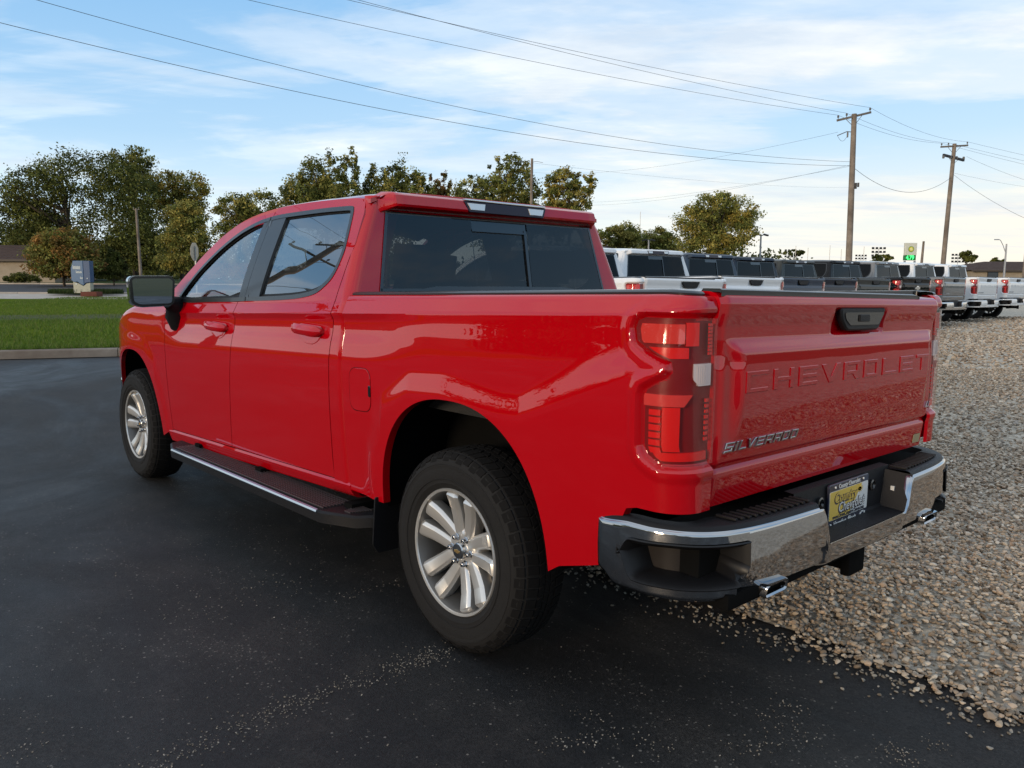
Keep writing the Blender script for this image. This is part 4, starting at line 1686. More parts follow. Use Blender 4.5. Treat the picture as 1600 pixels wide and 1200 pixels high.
# asphalt: sealed, dark, dusted with gravel
def asphalt_mat():
    m, t, out = new_mat("sealed_asphalt")
    tc = t.n("ShaderNodeTexCoord").outputs["Object"]
    big = t.noise(tc, .35, 5, .6)
    mid = t.noise(tc, 2.2, 6, .65)
    grain = t.noise(tc, 190, 3, .7)
    base = t.mix(t.ramp(big, [(.35, (0, 0, 0)), (.65, (1, 1, 1))]), (.0055, .0059, .0072), (.0135, .0128, .0125))
    base = t.mix(t.ramp(mid, [(.48, (0, 0, 0)), (.72, (.7, .7, .7))]), base, (.028, .025, .023))
    wear = t.noise(t.n("ShaderNodeMapping", {"Vector": tc, "Location": (7, 3, 0), "Scale": (.28, .5, 1)}).outputs[0], 1.0, 7, .7, 1.2)
    base = t.mix(t.ramp(wear, [(.50, (0, 0, 0)), (.68, (.42, .42, .42))]), base, (.034, .031, .030))
    agg = t.n("ShaderNodeTexVoronoi", {"Vector": tc, "Scale": 140.0})
    av = t.n("ShaderNodeSeparateColor", {0: agg.outputs["Color"]}).outputs[0]
    base = t.mix(.85, base, t.mix(av, (.35, .35, .36), (1.75, 1.7, 1.65)), 'MULTIPLY')
    # dust flecks: many small light grains, gathered in drifts
    stretch = t.n("ShaderNodeMapping", {"Vector": tc, "Rotation": (0, 0, R(35)), "Scale": (.55, 1.5, 1)}).outputs[0]
    drift = t.noise(stretch, 1.5, 6, .68, .6)
    vor = t.n("ShaderNodeTexVoronoi", {"Vector": tc, "Scale": 95.0, "Randomness": 1.0})
    rnd = t.n("ShaderNodeSeparateColor", {0: vor.outputs["Color"]})
    thr = t.math('MULTIPLY', t.ramp(drift, [(.44, (.006, .006, .006)), (.56, (.10, .10, .10)), (.70, (.50, .50, .50))]), 1.0)
    on = t.math('LESS_THAN', rnd.outputs[0], thr)
    dot = t.math('LESS_THAN', vor.outputs["Distance"], t.math('ADD', .18, t.math('MULTIPLY', rnd.outputs[1], .32)))
    fleck = t.math('MULTIPLY', t.math('MULTIPLY', on, dot), .75)
    fcol = t.mix(rnd.outputs[2], (.06, .053, .046), (.21, .19, .165))
    base = t.mix(fleck, base, fcol)
    base = t.mix(t.math('MULTIPLY', t.ramp(drift, [(.5, (0, 0, 0)), (.8, (1, 1, 1))]), .16), base, (.085, .075, .065))
    h = t.math('ADD', grain, t.math('MULTIPLY', fleck, 1.2))
    bp = t.n("ShaderNodeBump", {"Height": h, "Strength": .55, "Distance": .006})
    b = t.n("ShaderNodeBsdfPrincipled", {"Base Color": base, "Roughness": t.ramp(wear, [(.35, (.52, .52, .52)), (.65, (.85, .85, .85))]), "Specular IOR Level": .4, "Normal": bp.outputs[0]})
    t.t.links.new(b.outputs[0], out.inputs[0])
    return m


def gravel_bed_mat():
    m, t, out = new_mat("gravel_bed")
    tc = t.n("ShaderNodeTexCoord").outputs["Object"]
    vor = t.n("ShaderNodeTexVoronoi", {"Vector": tc, "Scale": 24.0})
    col = t.ramp(t.n("ShaderNodeSeparateColor", {0: vor.outputs["Color"]}).outputs[0], [(0, (0.244, 0.2, 0.151)), (0.5, (0.417, 0.357, 0.276)), (1, (0.574, 0.507, 0.419))])
    col = t.mix(t.ramp(t.noise(tc, .35, 5, .6), [(.4, (0, 0, 0)), (.7, (.7, .7, .7))]), col, (.47, .41, .325))
    bp = t.n("ShaderNodeBump", {"Height": vor.outputs["Distance"], "Strength": .9, "Distance": .03, }, invert=True)
    b = t.n("ShaderNodeBsdfPrincipled", {"Base Color": col, "Roughness": .95, "Normal": bp.outputs[0]})
    t.t.links.new(b.outputs[0], out.inputs[0])
    return m


def noise_mat(name, c1, c2, scale, rough=.9, bump=.4, bs=40, c3=None, s3=.2, spec=.2):
    m, t, out = new_mat(name)
    tc = t.n("ShaderNodeTexCoord").outputs["Object"]
    nz = t.noise(tc, scale, 6, .65)
    col = t.mix(t.ramp(nz, [(.3, (0, 0, 0)), (.7, (1, 1, 1))]), c1, c2)
    if c3:
        col = t.mix(t.ramp(t.noise(tc, s3, 5, .6), [(.42, (0, 0, 0)), (.62, (1, 1, 1))]), col, c3)
    bp = t.n("ShaderNodeBump", {"Height": t.noise(tc, bs, 4, .7), "Strength": bump, "Distance": .03})
    b = t.n("ShaderNodeBsdfPrincipled", {"Base Color": col, "Roughness": rough, "Specular IOR Level": spec, "Normal": bp.outputs[0]})
    t.t.links.new(b.outputs[0], out.inputs[0])
    return m


GRASS = noise_mat("lawn_soil", (.075, .108, .010), (.125, .160, .022), 2.2, 1.0, .8, 25, (.075, .110, .014), .12, 0.0)
CONC = noise_mat("kerb_concrete", (.20, .165, .13), (.30, .25, .205), 5, .9, .3, 90, (.17, .13, .10), .8)
CONC2 = noise_mat("pale_concrete", (.34, .30, .255), (.44, .39, .34), 1.5, .9, .2, 60)
STREET = noise_mat("street_asphalt", (.045, .045, .05), (.065, .065, .07), .8, .85, .2, 60)


def flat(name, pts, z, mat, kind="structure"):
    n = len(pts)
    o = mk(name, [(p[0], p[1], z if len(p) < 3 else p[2]) for p in pts], [tuple(range(n))], mat, None, 0)
    o["kind"] = kind
    return o


# one sheet of land out to the horizon, gently higher beyond the street
Ds = [-1200, -200, -60, 0, 30, 58, 66, 74, 84, 95, 103, 160, 320, 700, 1600, 3200]
Ls = [-3000, -1200, -400, -150, -60, -20, 0, 20, 60, 150, 400, 1200, 3000]
v, f = sheet([[gp(D, L, -.03) for L in Ls] for D in Ds])
land = mk("ground", v, f, noise_mat("field", (.045, .055, .02), (.075, .075, .03), .15, .95, .3, 20), None, 0)
land["kind"] = "structure"
KA, KB = Vector((14.68, -.07, 0)), Vector((13.96, -1.77, 0))      # foot of the kerb
KD = (KA - KB).normalized()
KN = Vector((KD.y, -KD.x, 0))                                     # away from us
if KN.x < 0:
    KN = -KN
asp = flat("asphalt_lot", [tuple((KA + KD * 45)[:2]), (-45, 45), (-45, -60), (16, -60), tuple((KB - KD * 40)[:2]), ], 0.0, asphalt_mat())
GE = -.135
gravel_poly = [(-45, GE), (4.5, GE), (7.5, -1.2), (19.0, -9), (24, -58), (-45, -58)]
# ragged edge of the gravel bed
edge = []
for i in range(120):
    x = -12 + 16.5 * i / 119
    edge.append((x, GE + .02 * math.sin(x * 7) + RNG.normal(0, .012)))
def gravel_z(y): return .16 * sstep((-1.5 - y) / 7.0)


gv = []
for y in [GE - .075] + [-1.0 - .5 * i for i in range(18)] + [-14, -30, -60]:
    xr_ = 4.5 if y > -.5 else 4.5 + (-.5 - y) * 1.4
    row = []
    for i in range(90):
        x = -12 + (min(26, xr_) + 12) * i / 89
        row.append((x, y + (.02 * math.sin(x * 7) + .012 * math.sin(x * 31) if y > -.5 else 0), .006 + gravel_z(y)))
    gv.append([(-45, y, .006 + gravel_z(y))] + row)
bed = mk("gravel_bed", *sheet(gv), gravel_bed_mat(), None, 0)
bed["kind"] = "structure"


def stone_meshes(n, mat):
    col = bpy.data.collections.new("stone_shapes")
    for i in range(n):
        bm = bmesh.new()
        bmesh.ops.create_icosphere(bm, subdivisions=2, radius=.5)
        r = np.random.default_rng(50 + i)
        planes = [(Vector(r.normal(size=3)).normalized(), r.uniform(.22, .40)) for _ in range(11)]
        sc = Vector((1, r.uniform(.6, .9), r.uniform(.40, .62)))
        for vv in bm.verts:
            p = vv.co
            for nn, dd in planes:
                e = p.dot(nn) - dd
                if e > 0:
                    p = p - nn * e * .92
            vv.co = Vector((p.x * sc.x, p.y * sc.y, p.z * sc.z))
        me = bpy.data.meshes.new("stone")
        bm.to_mesh(me)
        bm.free()
        me.shade_smooth()
        me.set_sharp_from_angle(angle=R(22))
        me.materials.append(mat)
        col.objects.link(bpy.data.objects.new("stone", me))
    return col


def stone_mat(name, stops):
    m, t, out = new_mat(name)
    oi = t.n("ShaderNodeObjectInfo")
    tc = t.n("ShaderNodeTexCoord").outputs["Object"]
    col = t.ramp(oi.outputs["Random"], stops)
    nz = t.noise(tc, 3.5, 4, .65)
    col = t.mix(t.math('MULTIPLY', nz, .5), col, (.12, .095, .07))
    b = t.n("ShaderNodeBsdfPrincipled", {"Base Color": col, "Roughness": .9, "Specular IOR Level": .15})
    t.t.links.new(b.outputs[0], out.inputs[0])
    return m


def scatter(name, pts, sizes, col, label=None):
    me = bpy.data.meshes.new(name)
    me.vertices.add(len(pts))
    me.vertices.foreach_set("co", np.asarray(pts, np.float32).ravel())
    at_ = me.attributes.new("size", 'FLOAT', 'POINT')
    at_.data.foreach_set("value", np.asarray(sizes, np.float32))
    o = bpy.data.objects.new(name, me)
    COL.objects.link(o)
    g = bpy.data.node_groups.new(name + "_nodes", 'GeometryNodeTree')
    g.interface.new_socket("Geometry", in_out='INPUT', socket_type='NodeSocketGeometry')
    g.interface.new_socket("Geometry", in_out='OUTPUT', socket_type='NodeSocketGeometry')
    N, Lk = g.nodes, g.links
    gi, go = N.new("NodeGroupInput"), N.new("NodeGroupOutput")
    ci = N.new("GeometryNodeGeometryToInstance")
    for so in col.objects:
        oi_ = N.new("GeometryNodeObjectInfo")
        oi_.inputs["Object"].default_value = so
        oi_.inputs["As Instance"].default_value = False
        Lk.new(oi_.outputs["Geometry"], ci.inputs[0])
    iop = N.new("GeometryNodeInstanceOnPoints")
    iop.inputs["Pick Instance"].default_value = True
    rv = N.new("FunctionNodeRandomValue")
    rv.data_type = 'FLOAT_VECTOR'
    rv.inputs[0].default_value = (-.45, -.45, 0)
    rv.inputs[1].default_value = (.45, .45, 6.283)
    ri = N.new("FunctionNodeRandomValue")
    ri.data_type = 'INT'
    ri.inputs[4].default_value = 0
    ri.inputs[5].default_value = 99
    na = N.new("GeometryNodeInputNamedAttribute")
    na.data_type = 'FLOAT'
    na.inputs[0].default_value = "size"
    Lk.new(gi.outputs[0], iop.inputs["Points"])
    Lk.new(ci.outputs[0], iop.inputs["Instance"])
    Lk.new(ri.outputs[2], iop.inputs["Instance Index"])
    Lk.new(rv.outputs[0], iop.inputs["Rotation"])
    Lk.new(na.outputs[0], iop.inputs["Scale"])
    Lk.new(iop.outputs[0], go.inputs[0])
    md = o.modifiers.new("scatter", 'NODES')
    md.node_group = g
    o["kind"] = "stuff"
    return o


STONE = stone_mat("river_gravel", [(0, (0.134, 0.097, 0.068)), (0.18, (0.355, 0.271, 0.192)), (0.36, (0.584, 0.484, 0.367)), (0.5, (0.287, 0.232, 0.182)), (0.62, (0.663, 0.563, 0.446)), (0.74, (0.45, 0.299, 0.194)), (0.86, (0.74, 0.673, 0.564)), (0.95, (0.226, 0.192, 0.164)), (1, (0.411, 0.362, 0.312))])
stones = stone_meshes(12, STONE)
# gravel stones, thick near us, sparser and larger far away
gpts, gsz = [], []


def fill(d0, d1, dens, s0, s1, zmax):
    # wedge of ground to the right, as far as the lens could see it plus a margin
    n = int(dens * (d1 * d1 - d0 * d0) * .5 * 1.25)
    r = np.sqrt(RNG.uniform(d0 * d0, d1 * d1, n))
    a = RNG.uniform(-1.62, -.37, n)
    x, y = CAM.x + r * np.cos(a), CAM.y + r * np.sin(a)
    e = GE + .03 * np.sin(x * 3.1) + .025 * np.sin(x * 11) + .02 * np.sin(x * 27 + 1) + RNG.normal(0, .035, n)
    ok = (y < e) & (x < 8 - .0 * y) & (x > -9)
    ok &= ~((x > 4.2) & (y > -1.0 - (x - 4.2) * 1.5))
    x, y = x[ok], y[ok]
    s = .80 * RNG.uniform(s0, s1, len(x)) * np.where(RNG.random(len(x)) < .12, 1.4, 1.0)
    z = .008 + RNG.uniform(0, zmax, len(x)) + .16 * np.clip((-1.5 - y) / 7.0, 0, 1)**2 * (3 - 2 * np.clip((-1.5 - y) / 7.0, 0, 1))
    gpts.append(np.stack([x, y, z], 1))
    gsz.append(s)


fill(2.4, 5.0, 2700, .016, .047, .020)
fill(5.0, 8.0, 1900, .020, .050, .020)
fill(8.0, 14.0, 620, .028, .062, .020)
fill(14.0, 24.0, 130, .05, .10, .02)
fill(24.0, 36.0, 45, .07, .13, .02)
grav = scatter("gravel", np.concatenate(gpts), np.concatenate(gsz), stones)

# loose grit dropped on the asphalt: drifts along the lines tyres dragged it
GRIT = stone_mat("pale_grit", [(0, (.12, .105, .085)), (.5, (.22, .20, .17)), (1, (.36, .34, .30))])
grit_shapes = stone_meshes(4, GRIT)
pp, ss_ = [], []
for (a, b, n, wd) in (((250, 1195), (480, 1090), 420, .045), ((470, 1095), (700, 1018), 330, .04), ((640, 1030), (715, 1012), 170, .05), ((560, 1050), (660, 1035), 70, .05),
                      ((300, 960), (470, 900), 170, .16), ((520, 935), (635, 910), 60, .03), ((850, 1172), (945, 1150), 90, .03), ((900, 1110), (1045, 1172), 80, .03),
                      ((1140, 1170), (1270, 1155), 110, .03), ((1190, 1115), (1250, 1145), 50, .03), ((1215, 1095), (1255, 1112), 40, .02), ((1370, 1170), (1440, 1200), 80, .03), ((1385, 1160), (1420, 1180), 35, .02), ((1440, 1155), (1475, 1170), 30, .02),
                      ((0, 1190), (60, 1170), 60, .06), ((60, 870), (170, 850), 60, .15), ((240, 885), (480, 845), 120, .25)):
    A, B = floor_at(*a), floor_at(*b)
    for _ in range(n):
        u = random.random()
        if random.random() < .5 * (1 + math.sin(u * 23 + wd * 90)) * .8:
            continue
        p = A.lerp(B, u) + Vector((random.gauss(0, wd), random.gauss(0, wd), 0))
        pp.append((p.x, p.y, .002))
        ss_.append(random.uniform(.0035, .009))
for _ in range(1000):
    d = 1.7 + 8 * random.random()**1.3
    a = random.uniform(-1.5, .15)
    x, y = CAM.x + d * math.cos(a), CAM.y + d * math.sin(a)
    if y > GE:
        pp.append((x, y, .002))
        ss_.append(random.uniform(.0025, .007) * (1.8 if random.random() < .06 else 1))
for _ in range(500):                                   # strays along the gravel edge
    x = random.uniform(-2.2, .4)
    pp.append((x, GE + abs(random.gauss(0, .10)), .004))
    ss_.append(random.uniform(.008, .026))
scatter("loose_grit", pp, ss_, grit_shapes)

# kerb: cast sections with joints
kerb = tag(MB().add(*sheet([[tuple(KA - KD * 8 + KN * w + Vector((0, 0, -.02))) for w in (.02, .16)], [tuple(KA + KD * 40 + KN * w + Vector((0, 0, -.02))) for w in (.02, .16)]])).build("kerb", CONC, None, fix=False), kind="structure")
prof = [(0, -.02), (.012, .10), (.022, .135), (.05, .150), (.17, .155), (.185, .14), (.185, -.02)]
base = None
LEN = 3.05
for i in range(-3, 13):
    a0, a1 = i * LEN + .006, (i + 1) * LEN - .006
    if base is None:
        cols = [[tuple(KD * a + KN * w + Vector((0, 0, h))) for w, h in prof] for a in (0, LEN - .012)]
        mbb = MB().add(*sheet(cols))
        mbb.f += [tuple(range(7)), tuple(range(7, 14))]
        base = mbb.build("kerb_section", CONC, kerb, .006)
        o = base
    else:
        o = base.copy()
        COL.objects.link(o)
    p = KA + KD * (a0 + 1.1)
    o.location = (p.x, p.y, RNG.normal(0, .003))
# gutter line of pale dust at its foot
flat("gutter", [tuple(KA - KD * 8 - KN * .16), tuple(KA + KD * 40 - KN * .16), tuple(KA + KD * 40 - KN * .0), tuple(KA - KD * 8 - KN * .0)], .004, noise_mat("gutter_dust", (.12, .11, .10), (.22, .20, .18), 4, .9))

# lawn between kerb and street: a shallow swale
def lawn_z(k, D):
    """k: metres behind the kerb"""
    return .15 + .12 * sstep(k / 6) - .34 * sstep((k - 8) / 7) + .24 * sstep((k - 18) / 14) if D < 57 else 0.0


lv = []
for i in range(46):
    row = []
    for j in range(40):
        a = -9.5 + 50 * j / 39
        p0 = KA + KD * a + KN * .186
        # from the kerb to the street edge at D = 57.5
        u = (i / 45)**1.6
        D0 = (p0 - CP).dot(EH)
        L = (57.6 - D0) / KN.dot(EH)
        k = L * u
        p = p0 + KN * k
        z = lawn_z(k, 0) * (1 - sstep((k - L + 10) / 10)) + .01
        row.append((p.x, p.y, z))
    lv.append(row)
v, f = sheet(lv)
lawn = mk("lawn", v, f, GRASS, None, 60)
lawn["kind"] = "structure"


def blades(name, pts, hmin, hmax, w, cols, seed=3):
    """one triangle-pair blade per point, coloured per blade"""
    rng = np.random.default_rng(seed)
    P = np.asarray(pts, float)
    n = len(P)
    a = rng.uniform(0, 2 * np.pi, n)
    h = rng.uniform(hmin, hmax, n)
    lean_ = rng.normal(0, .35, (n, 2)) * h[:, None]
    dx, dy = np.cos(a) * w * .5, np.sin(a) * w * .5
    b0 = P + np.stack([dx, dy, np.zeros(n)], 1)
    b1 = P - np.stack([dx, dy, np.zeros(n)], 1)
    tp = P + np.stack([lean_[:, 0], lean_[:, 1], h], 1)
    V = np.stack([b0, b1, tp], 1).reshape(-1, 3)
    me = bpy.data.meshes.new(name)
    me.vertices.add(3 * n)
    me.vertices.foreach_set("co", V.astype(np.float32).ravel())
    me.loops.add(3 * n)
    me.loops.foreach_set("vertex_index", np.arange(3 * n, dtype=np.int32))
    me.polygons.add(n)
    me.polygons.foreach_set("loop_start", np.arange(0, 3 * n, 3, dtype=np.int32))
    me.update(calc_edges=True)
    ca = me.color_attributes.new("tone", 'FLOAT_COLOR', 'POINT')
    c = np.asarray(cols)[rng.integers(0, len(cols), n)] * rng.uniform(.75, 1.25, (n, 1))
    C4 = np.concatenate([np.repeat(c, 3, 0), np.ones((3 * n, 1))], 1)
    ca.data.foreach_set("color", C4.astype(np.float32).ravel())
    o = bpy.data.objects.new(name, me)
    COL.objects.link(o)
    return o


def leaf_mat(name, trans=.35, rough=.7):
    m, t, out = new_mat(name)
    at2 = t.n("ShaderNodeAttribute", attribute_name="tone")
    d = t.n("ShaderNodeBsdfPrincipled", {"Base Color": at2.outputs["Color"], "Roughness": rough, "Specular IOR Level": .2})
    tr = t.n("ShaderNodeBsdfTranslucent", {"Color": at2.outputs["Color"]})
    mx = t.n("ShaderNodeMixShader", {0: trans, 1: d.outputs[0], 2: tr.outputs[0]})
    t.t.links.new(mx.outputs[0], out.inputs[0])
    return m


LEAF = leaf_mat("leaves", .32)
BLADE = leaf_mat("grass_blades", .4)
pts = []
for _ in range(130000):
    a = random.uniform(-14, 11)
    k = 46 * random.random()**1.5
    if a - k * .1 < -9.3:
        continue
    p = KA + KD * (a - k * .1) + KN * (.19 + k)
    D0 = (p - CP).dot(EH)
    if D0 > 57.3:
        continue
    L = 42.
    pts.append((p.x, p.y, lawn_z(k, 0) + .008))
o = blades("grass", pts, .05, .11, .022, [(.100, .160, .022), (.130, .185, .030), (.080, .135, .018), (.165, .185, .050)])
o.data.materials.append(BLADE)
o["kind"] = "stuff"


# street, its kerbs and verges, all on the gentle rise
def strip(name, D0, D1, mat, dz, L0=-160, L1=90, kind="structure"):
    c = []
    for D in sorted(set([D0] + [d for d in (58, 66, 74, 84, 95, 103) if D0 < d < D1] + [D1])):
        c.append([gp(D, L, dz) for L in lin(L0, L1, 12)])
    o = mk(name, *sheet(c), mat, None, 0)
    o["kind"] = kind
    return o


strip("pavement", 57.4, 65.2, CONC2, .02)
strip("street", 66.0, 85.5, STREET, .004)
strip("verge", 86.2, 140, noise_mat("verge_grass", (.022, .040, .010), (.040, .060, .016), 1.5, .95, .5, 30), .03, -160, 60)
m = MB()
for D, h in ((65.6, .13), (85.85, .14)):
    for L in range(-160, 90, 5):
        a, b = Vector(gp(D, L + .01)), Vector(gp(D, L + 4.99))
        m.box((a + b) / 2 + Vector((0, 0, h / 2)), (.35, 4.97, h), Matrix.Rotation(YAW, 3, 'Z'))
kk = m.build("street_kerb", CONC2, None, .02)
kk["kind"] = "structure"
m = MB()
for L in range(-150, 80, 9):
    a = Vector(gp(76, L, .012))
    m.box(a, (.12, 3.0, .004), Matrix.Rotation(YAW, 3, 'Z'))
o = m.build("lane_marking", pbr("road_paint", (.55, .5, .3), .7))
o["kind"] = "structure"

# ================================================================== trees
BARK = noise_mat("bark", (.045, .035, .026), (.085, .068, .05), 3, .95, .6, 12)


def leaf_cloud(name, P, N, size, C, parent, rng):
    """four-cornered leaf sprays at points P facing about N"""
    n = len(P)
    nn = N + rng.normal(0, .75, (n, 3))
    nn /= np.linalg.norm(nn, axis=1)[:, None] + 1e-9
    ref = rng.normal(size=(n, 3))
    a = np.cross(nn, ref)
    a /= np.linalg.norm(a, axis=1)[:, None] + 1e-9
    b = np.cross(nn, a)
    s = (size * rng.uniform(.6, 1.35, n))[:, None]
    V = np.stack([P - a * s * .5, P + b * s * .32, P + a * s * .55, P - b * s * .30], 1)
    V[:, 1] += nn * s * .14
    V[:, 3] += nn * s * .10
    V = V.reshape(-1, 3)
    me = bpy.data.meshes.new(name)
    me.vertices.add(4 * n)
    me.vertices.foreach_set("co", V.astype(np.float32).ravel())
    me.loops.add(4 * n)
    me.loops.foreach_set("vertex_index", np.arange(4 * n, dtype=np.int32))
    me.polygons.add(n)
    me.polygons.foreach_set("loop_start", np.arange(0, 4 * n, 4, dtype=np.int32))
    me.update(calc_edges=True)
    ca = me.color_attributes.new("tone", 'FLOAT_COLOR', 'POINT')
    C4 = np.concatenate([np.repeat(C, 4, 0), np.ones((4 * n, 1))], 1)
    ca.data.foreach_set("color", C4.astype(np.float32).ravel())
    me.materials.append(LEAF)
    o = bpy.data.objects.new(name, me)
    COL.objects.link(o)
    o.parent = parent
    return o


def tree(name, label, cat, foot, blobs, leafsize, nleaf, cols, seed, spiky=0.0, trunk=True, group=None, flat_=.75, gap=.25, tr=.22):
    """blobs: (dx across the view, height of centre, half width, half height) in metres; crowns are built from
    branch sprays scattered through those masses"""
    rng = np.random.default_rng(seed)
    root = empty(name, foot, 0, label, cat, group)
    P, N, C = [], [], []
    cols = np.asarray(cols, float)
    tot = sum(w * h for _, _, w, h in blobs)
    limbs = []
    for dx, hz, w, h in blobs:
        k = max(6, int(nleaf * 3.4 * (w * h) / tot / 42))
        for _ in range(k):
            d = rng.normal(size=3)
            d /= np.linalg.norm(d)
            r = rng.uniform(.35, 1.0)**.6 if rng.random() > gap * .4 else rng.uniform(.9, 1.04)
            c = np.array([ER.x * dx, ER.y * dx, hz]) + (ER_np * d[0] * w + EH_np * d[1] * w * flat_) * r + np.array([0, 0, d[2] * h * r])
            if c[2] < .3:
                c[2] = .3 + rng.random() * .4
            rad = rng.uniform(.20, .50) * min(w, h) * .9
            nl = int(rng.uniform(26, 58))
            q = np.clip(rng.normal(size=(nl, 3)), -1.7, 1.7) * rad * np.array([.62, .62, .42])
            if spiky:
                q[:, 2] = np.abs(q[:, 2]) * (1 + spiky) * rng.uniform(.6, 1.8)
                q[:, :2] *= .62
            P.append(c + q)
            nb = d * .6 + np.array([0, 0, .55])
            N.append(np.tile(nb, (nl, 1)))
            base_c = cols[rng.integers(0, len(cols))] * rng.uniform(.7, 1.25)
            C.append(np.array([1.42, 1.34, 1.2]) * base_c * rng.uniform(.7, 1.3, (nl, 1)))
            if rng.random() < .30:
                limbs.append(c)
    P, N, C = np.concatenate(P), np.concatenate(N), np.concatenate(C)
    leaf_cloud("crown", P, N, leafsize, C, root, rng)
    if trunk:
        m = MB()
        top = max(hz for _, hz, _, _ in blobs)
        wob = rng.normal(0, tr * .5, (4, 2))
        pth = [(0, 0, -.2), (wob[0][0] * .3, wob[0][1] * .3, top * .25), (wob[1][0], wob[1][1], top * .55), (wob[2][0] * 1.5, wob[2][1] * 1.5, top * 1.0)]
        m.tube(pth, [tr * 1.25, tr, tr * .65, tr * .15], 7)
        for c in limbs[:26]:
            u = min(.9, max(.2, (c[2] / top) - .28))
            s0 = Vector((wob[1][0] * u, wob[1][1] * u, top * u))
            e = Vector(c)
            mid = s0.lerp(e, .5) + Vector((0, 0, -.06 * (e - s0).length))
            m.tube([s0, mid, e], [tr * .42, tr * .26, tr * .06], 5, False)
        m.build("trunk", BARK, root)
    return root


ER_np, EH_np = np.array(ER), np.array(EH)
GREEN_D = [(0.0521, 0.0663, 0.0188), (0.0782, 0.0927, 0.0244), (0.0417, 0.053, 0.0169), (0.0991, 0.1103, 0.0301)]
GREEN_M = [(0.1314, 0.1508, 0.0419), (0.1905, 0.1917, 0.0558), (0.0985, 0.1151, 0.0325), (0.2365, 0.2136, 0.0652)]
GREEN_Y = [(0.2221, 0.1843, 0.0435), (0.2876, 0.2134, 0.0472), (0.1569, 0.1461, 0.0363)]
GREEN_R = [(0.1329, 0.0995, 0.03), (0.1917, 0.1106, 0.0375), (0.1022, 0.0929, 0.0262), (0.2554, 0.1438, 0.0488)]


def px_tree(name, label, cat, D, foot_px, blobs_px, nleaf, cols, seed, leaf=None, **kw):
    """blobs given in photo pixels (x0, x1, y0, y1) at distance D, turned into metres"""
    f0 = bg(foot_px, D)
    sc = D / FPX
    bl = []
    for x0, x1, y0, y1 in blobs_px:
        zc = CAM.z + (horizon((x0 + x1) / 2) - (y0 + y1) / 2) * sc - f0.z
        bl.append((((x0 + x1) / 2 - foot_px) * sc, zc, (x1 - x0) / 2 * sc, (y1 - y0) / 2 * sc))
    return tree(name, label, cat, f0, bl, leaf or (3.7 * sc), nleaf, cols, seed, **kw)


px_tree("shade_tree", "tall dark spreading tree left of the leaning pole, sky showing through its boughs", "tree", 98, 112,
        [(20, 120, 262, 330), (60, 200, 243, 320), (150, 250, 262, 345), (30, 110, 330, 400), (110, 250, 320, 410), (0, 60, 290, 350)], 9000, GREEN_D + GREEN_M[:1], 1, gap=.5, tr=.35)
px_tree("shade_tree", "tallest round tree top rising behind the spreading tree at the left", "tree", 112, 212,
        [(182, 246, 236, 280), (190, 262, 270, 350), (180, 250, 340, 420)], 4500, GREEN_D + GREEN_M[:2], 2, tr=.3)
px_tree("shade_tree", "yellowing tree right of the tall dark tree, above the leaning pole", "tree", 104, 285,
        [(245, 300, 272, 320), (275, 332, 275, 325), (250, 330, 310, 360), (255, 320, 350, 420)], 4200, GREEN_Y + GREEN_M, 3, gap=.45, tr=.25)
px_tree("shade_tree", "dark tree standing behind the round bush at the far left", "tree", 100, 48,
        [(20, 85, 312, 385), (10, 60, 360, 425), (60, 120, 330, 400)], 3600, GREEN_D, 4, tr=.25)
px_tree("shade_tree", "pale pyramid maple between the leaning pole and the stop sign", "tree", 84, 292,
        [(268, 320, 318, 360), (255, 335, 350, 395), (250, 345, 385, 428)], 5200, GREEN_M + GREEN_M + GREEN_Y[:1], 5, tr=.18)
px_tree("shade_tree", "rounded green tree just left of the truck roof", "tree", 92, 385,
        [(340, 400, 306, 350), (375, 445, 302, 350), (335, 440, 340, 400), (330, 430, 390, 430)], 5200, GREEN_M + GREEN_D[:2], 6, tr=.25)
px_tree("shade_tree", "dark undergrowth tree behind the blue sign and pole", "tree", 96, 195,
        [(150, 215, 370, 425), (200, 262, 350, 428), (120, 180, 385, 430)], 4200, GREEN_D, 7, tr=.2)
px_tree("bush", "big round russet green bush behind the blue sign", "bush", 80, 100,
        [(62, 140, 358, 400), (46, 156, 378, 436), (56, 150, 366, 425)], 6500, GREEN_R + GREEN_M[:2] + GREEN_M[:2], 8, tr=.12, leaf=.26)
px_tree("bush", "low dark conifer bush right of the blue sign", "bush", 82, 178, [(160, 198, 405, 442), (168, 190, 392, 430)], 1500, GREEN_D, 9, tr=.07, leaf=.22, spiky=.5)
px_tree("bush", "low dark shrub against the beige wall", "bush", 86, 32, [(8, 60, 427, 446)], 1600, GREEN_D, 10, trunk=False, leaf=.16)
px_tree("shade_tree", "spiky topped tree group left of centre above the truck roof", "tree", 78, 512,
        [(470, 520, 258, 330), (500, 545, 252, 330), (535, 566, 245, 320), (446, 500, 290, 350), (440, 575, 288, 345), (480, 560, 300, 390)], 7000, GREEN_M + GREEN_D[:2], 11, spiky=.9, tr=.25, gap=.4)
px_tree("shade_tree", "middle spiky topped tree above the rear door of the red truck", "tree", 80, 605,
        [(568, 610, 268, 330), (600, 642, 262, 330), (630, 672, 276, 335), (556, 690, 292, 345), (570, 670, 310, 400)], 6000, GREEN_M + GREEN_D[:2], 12, spiky=.8, tr=.22, gap=.4)
px_tree("shade_tree", "small browning tree between two green ones above the truck roof", "tree", 84, 690,
        [(668, 690, 280, 320), (680, 706, 276, 320), (660, 715, 300, 380)], 1800, GREEN_R, 13, spiky=.7, tr=.15)
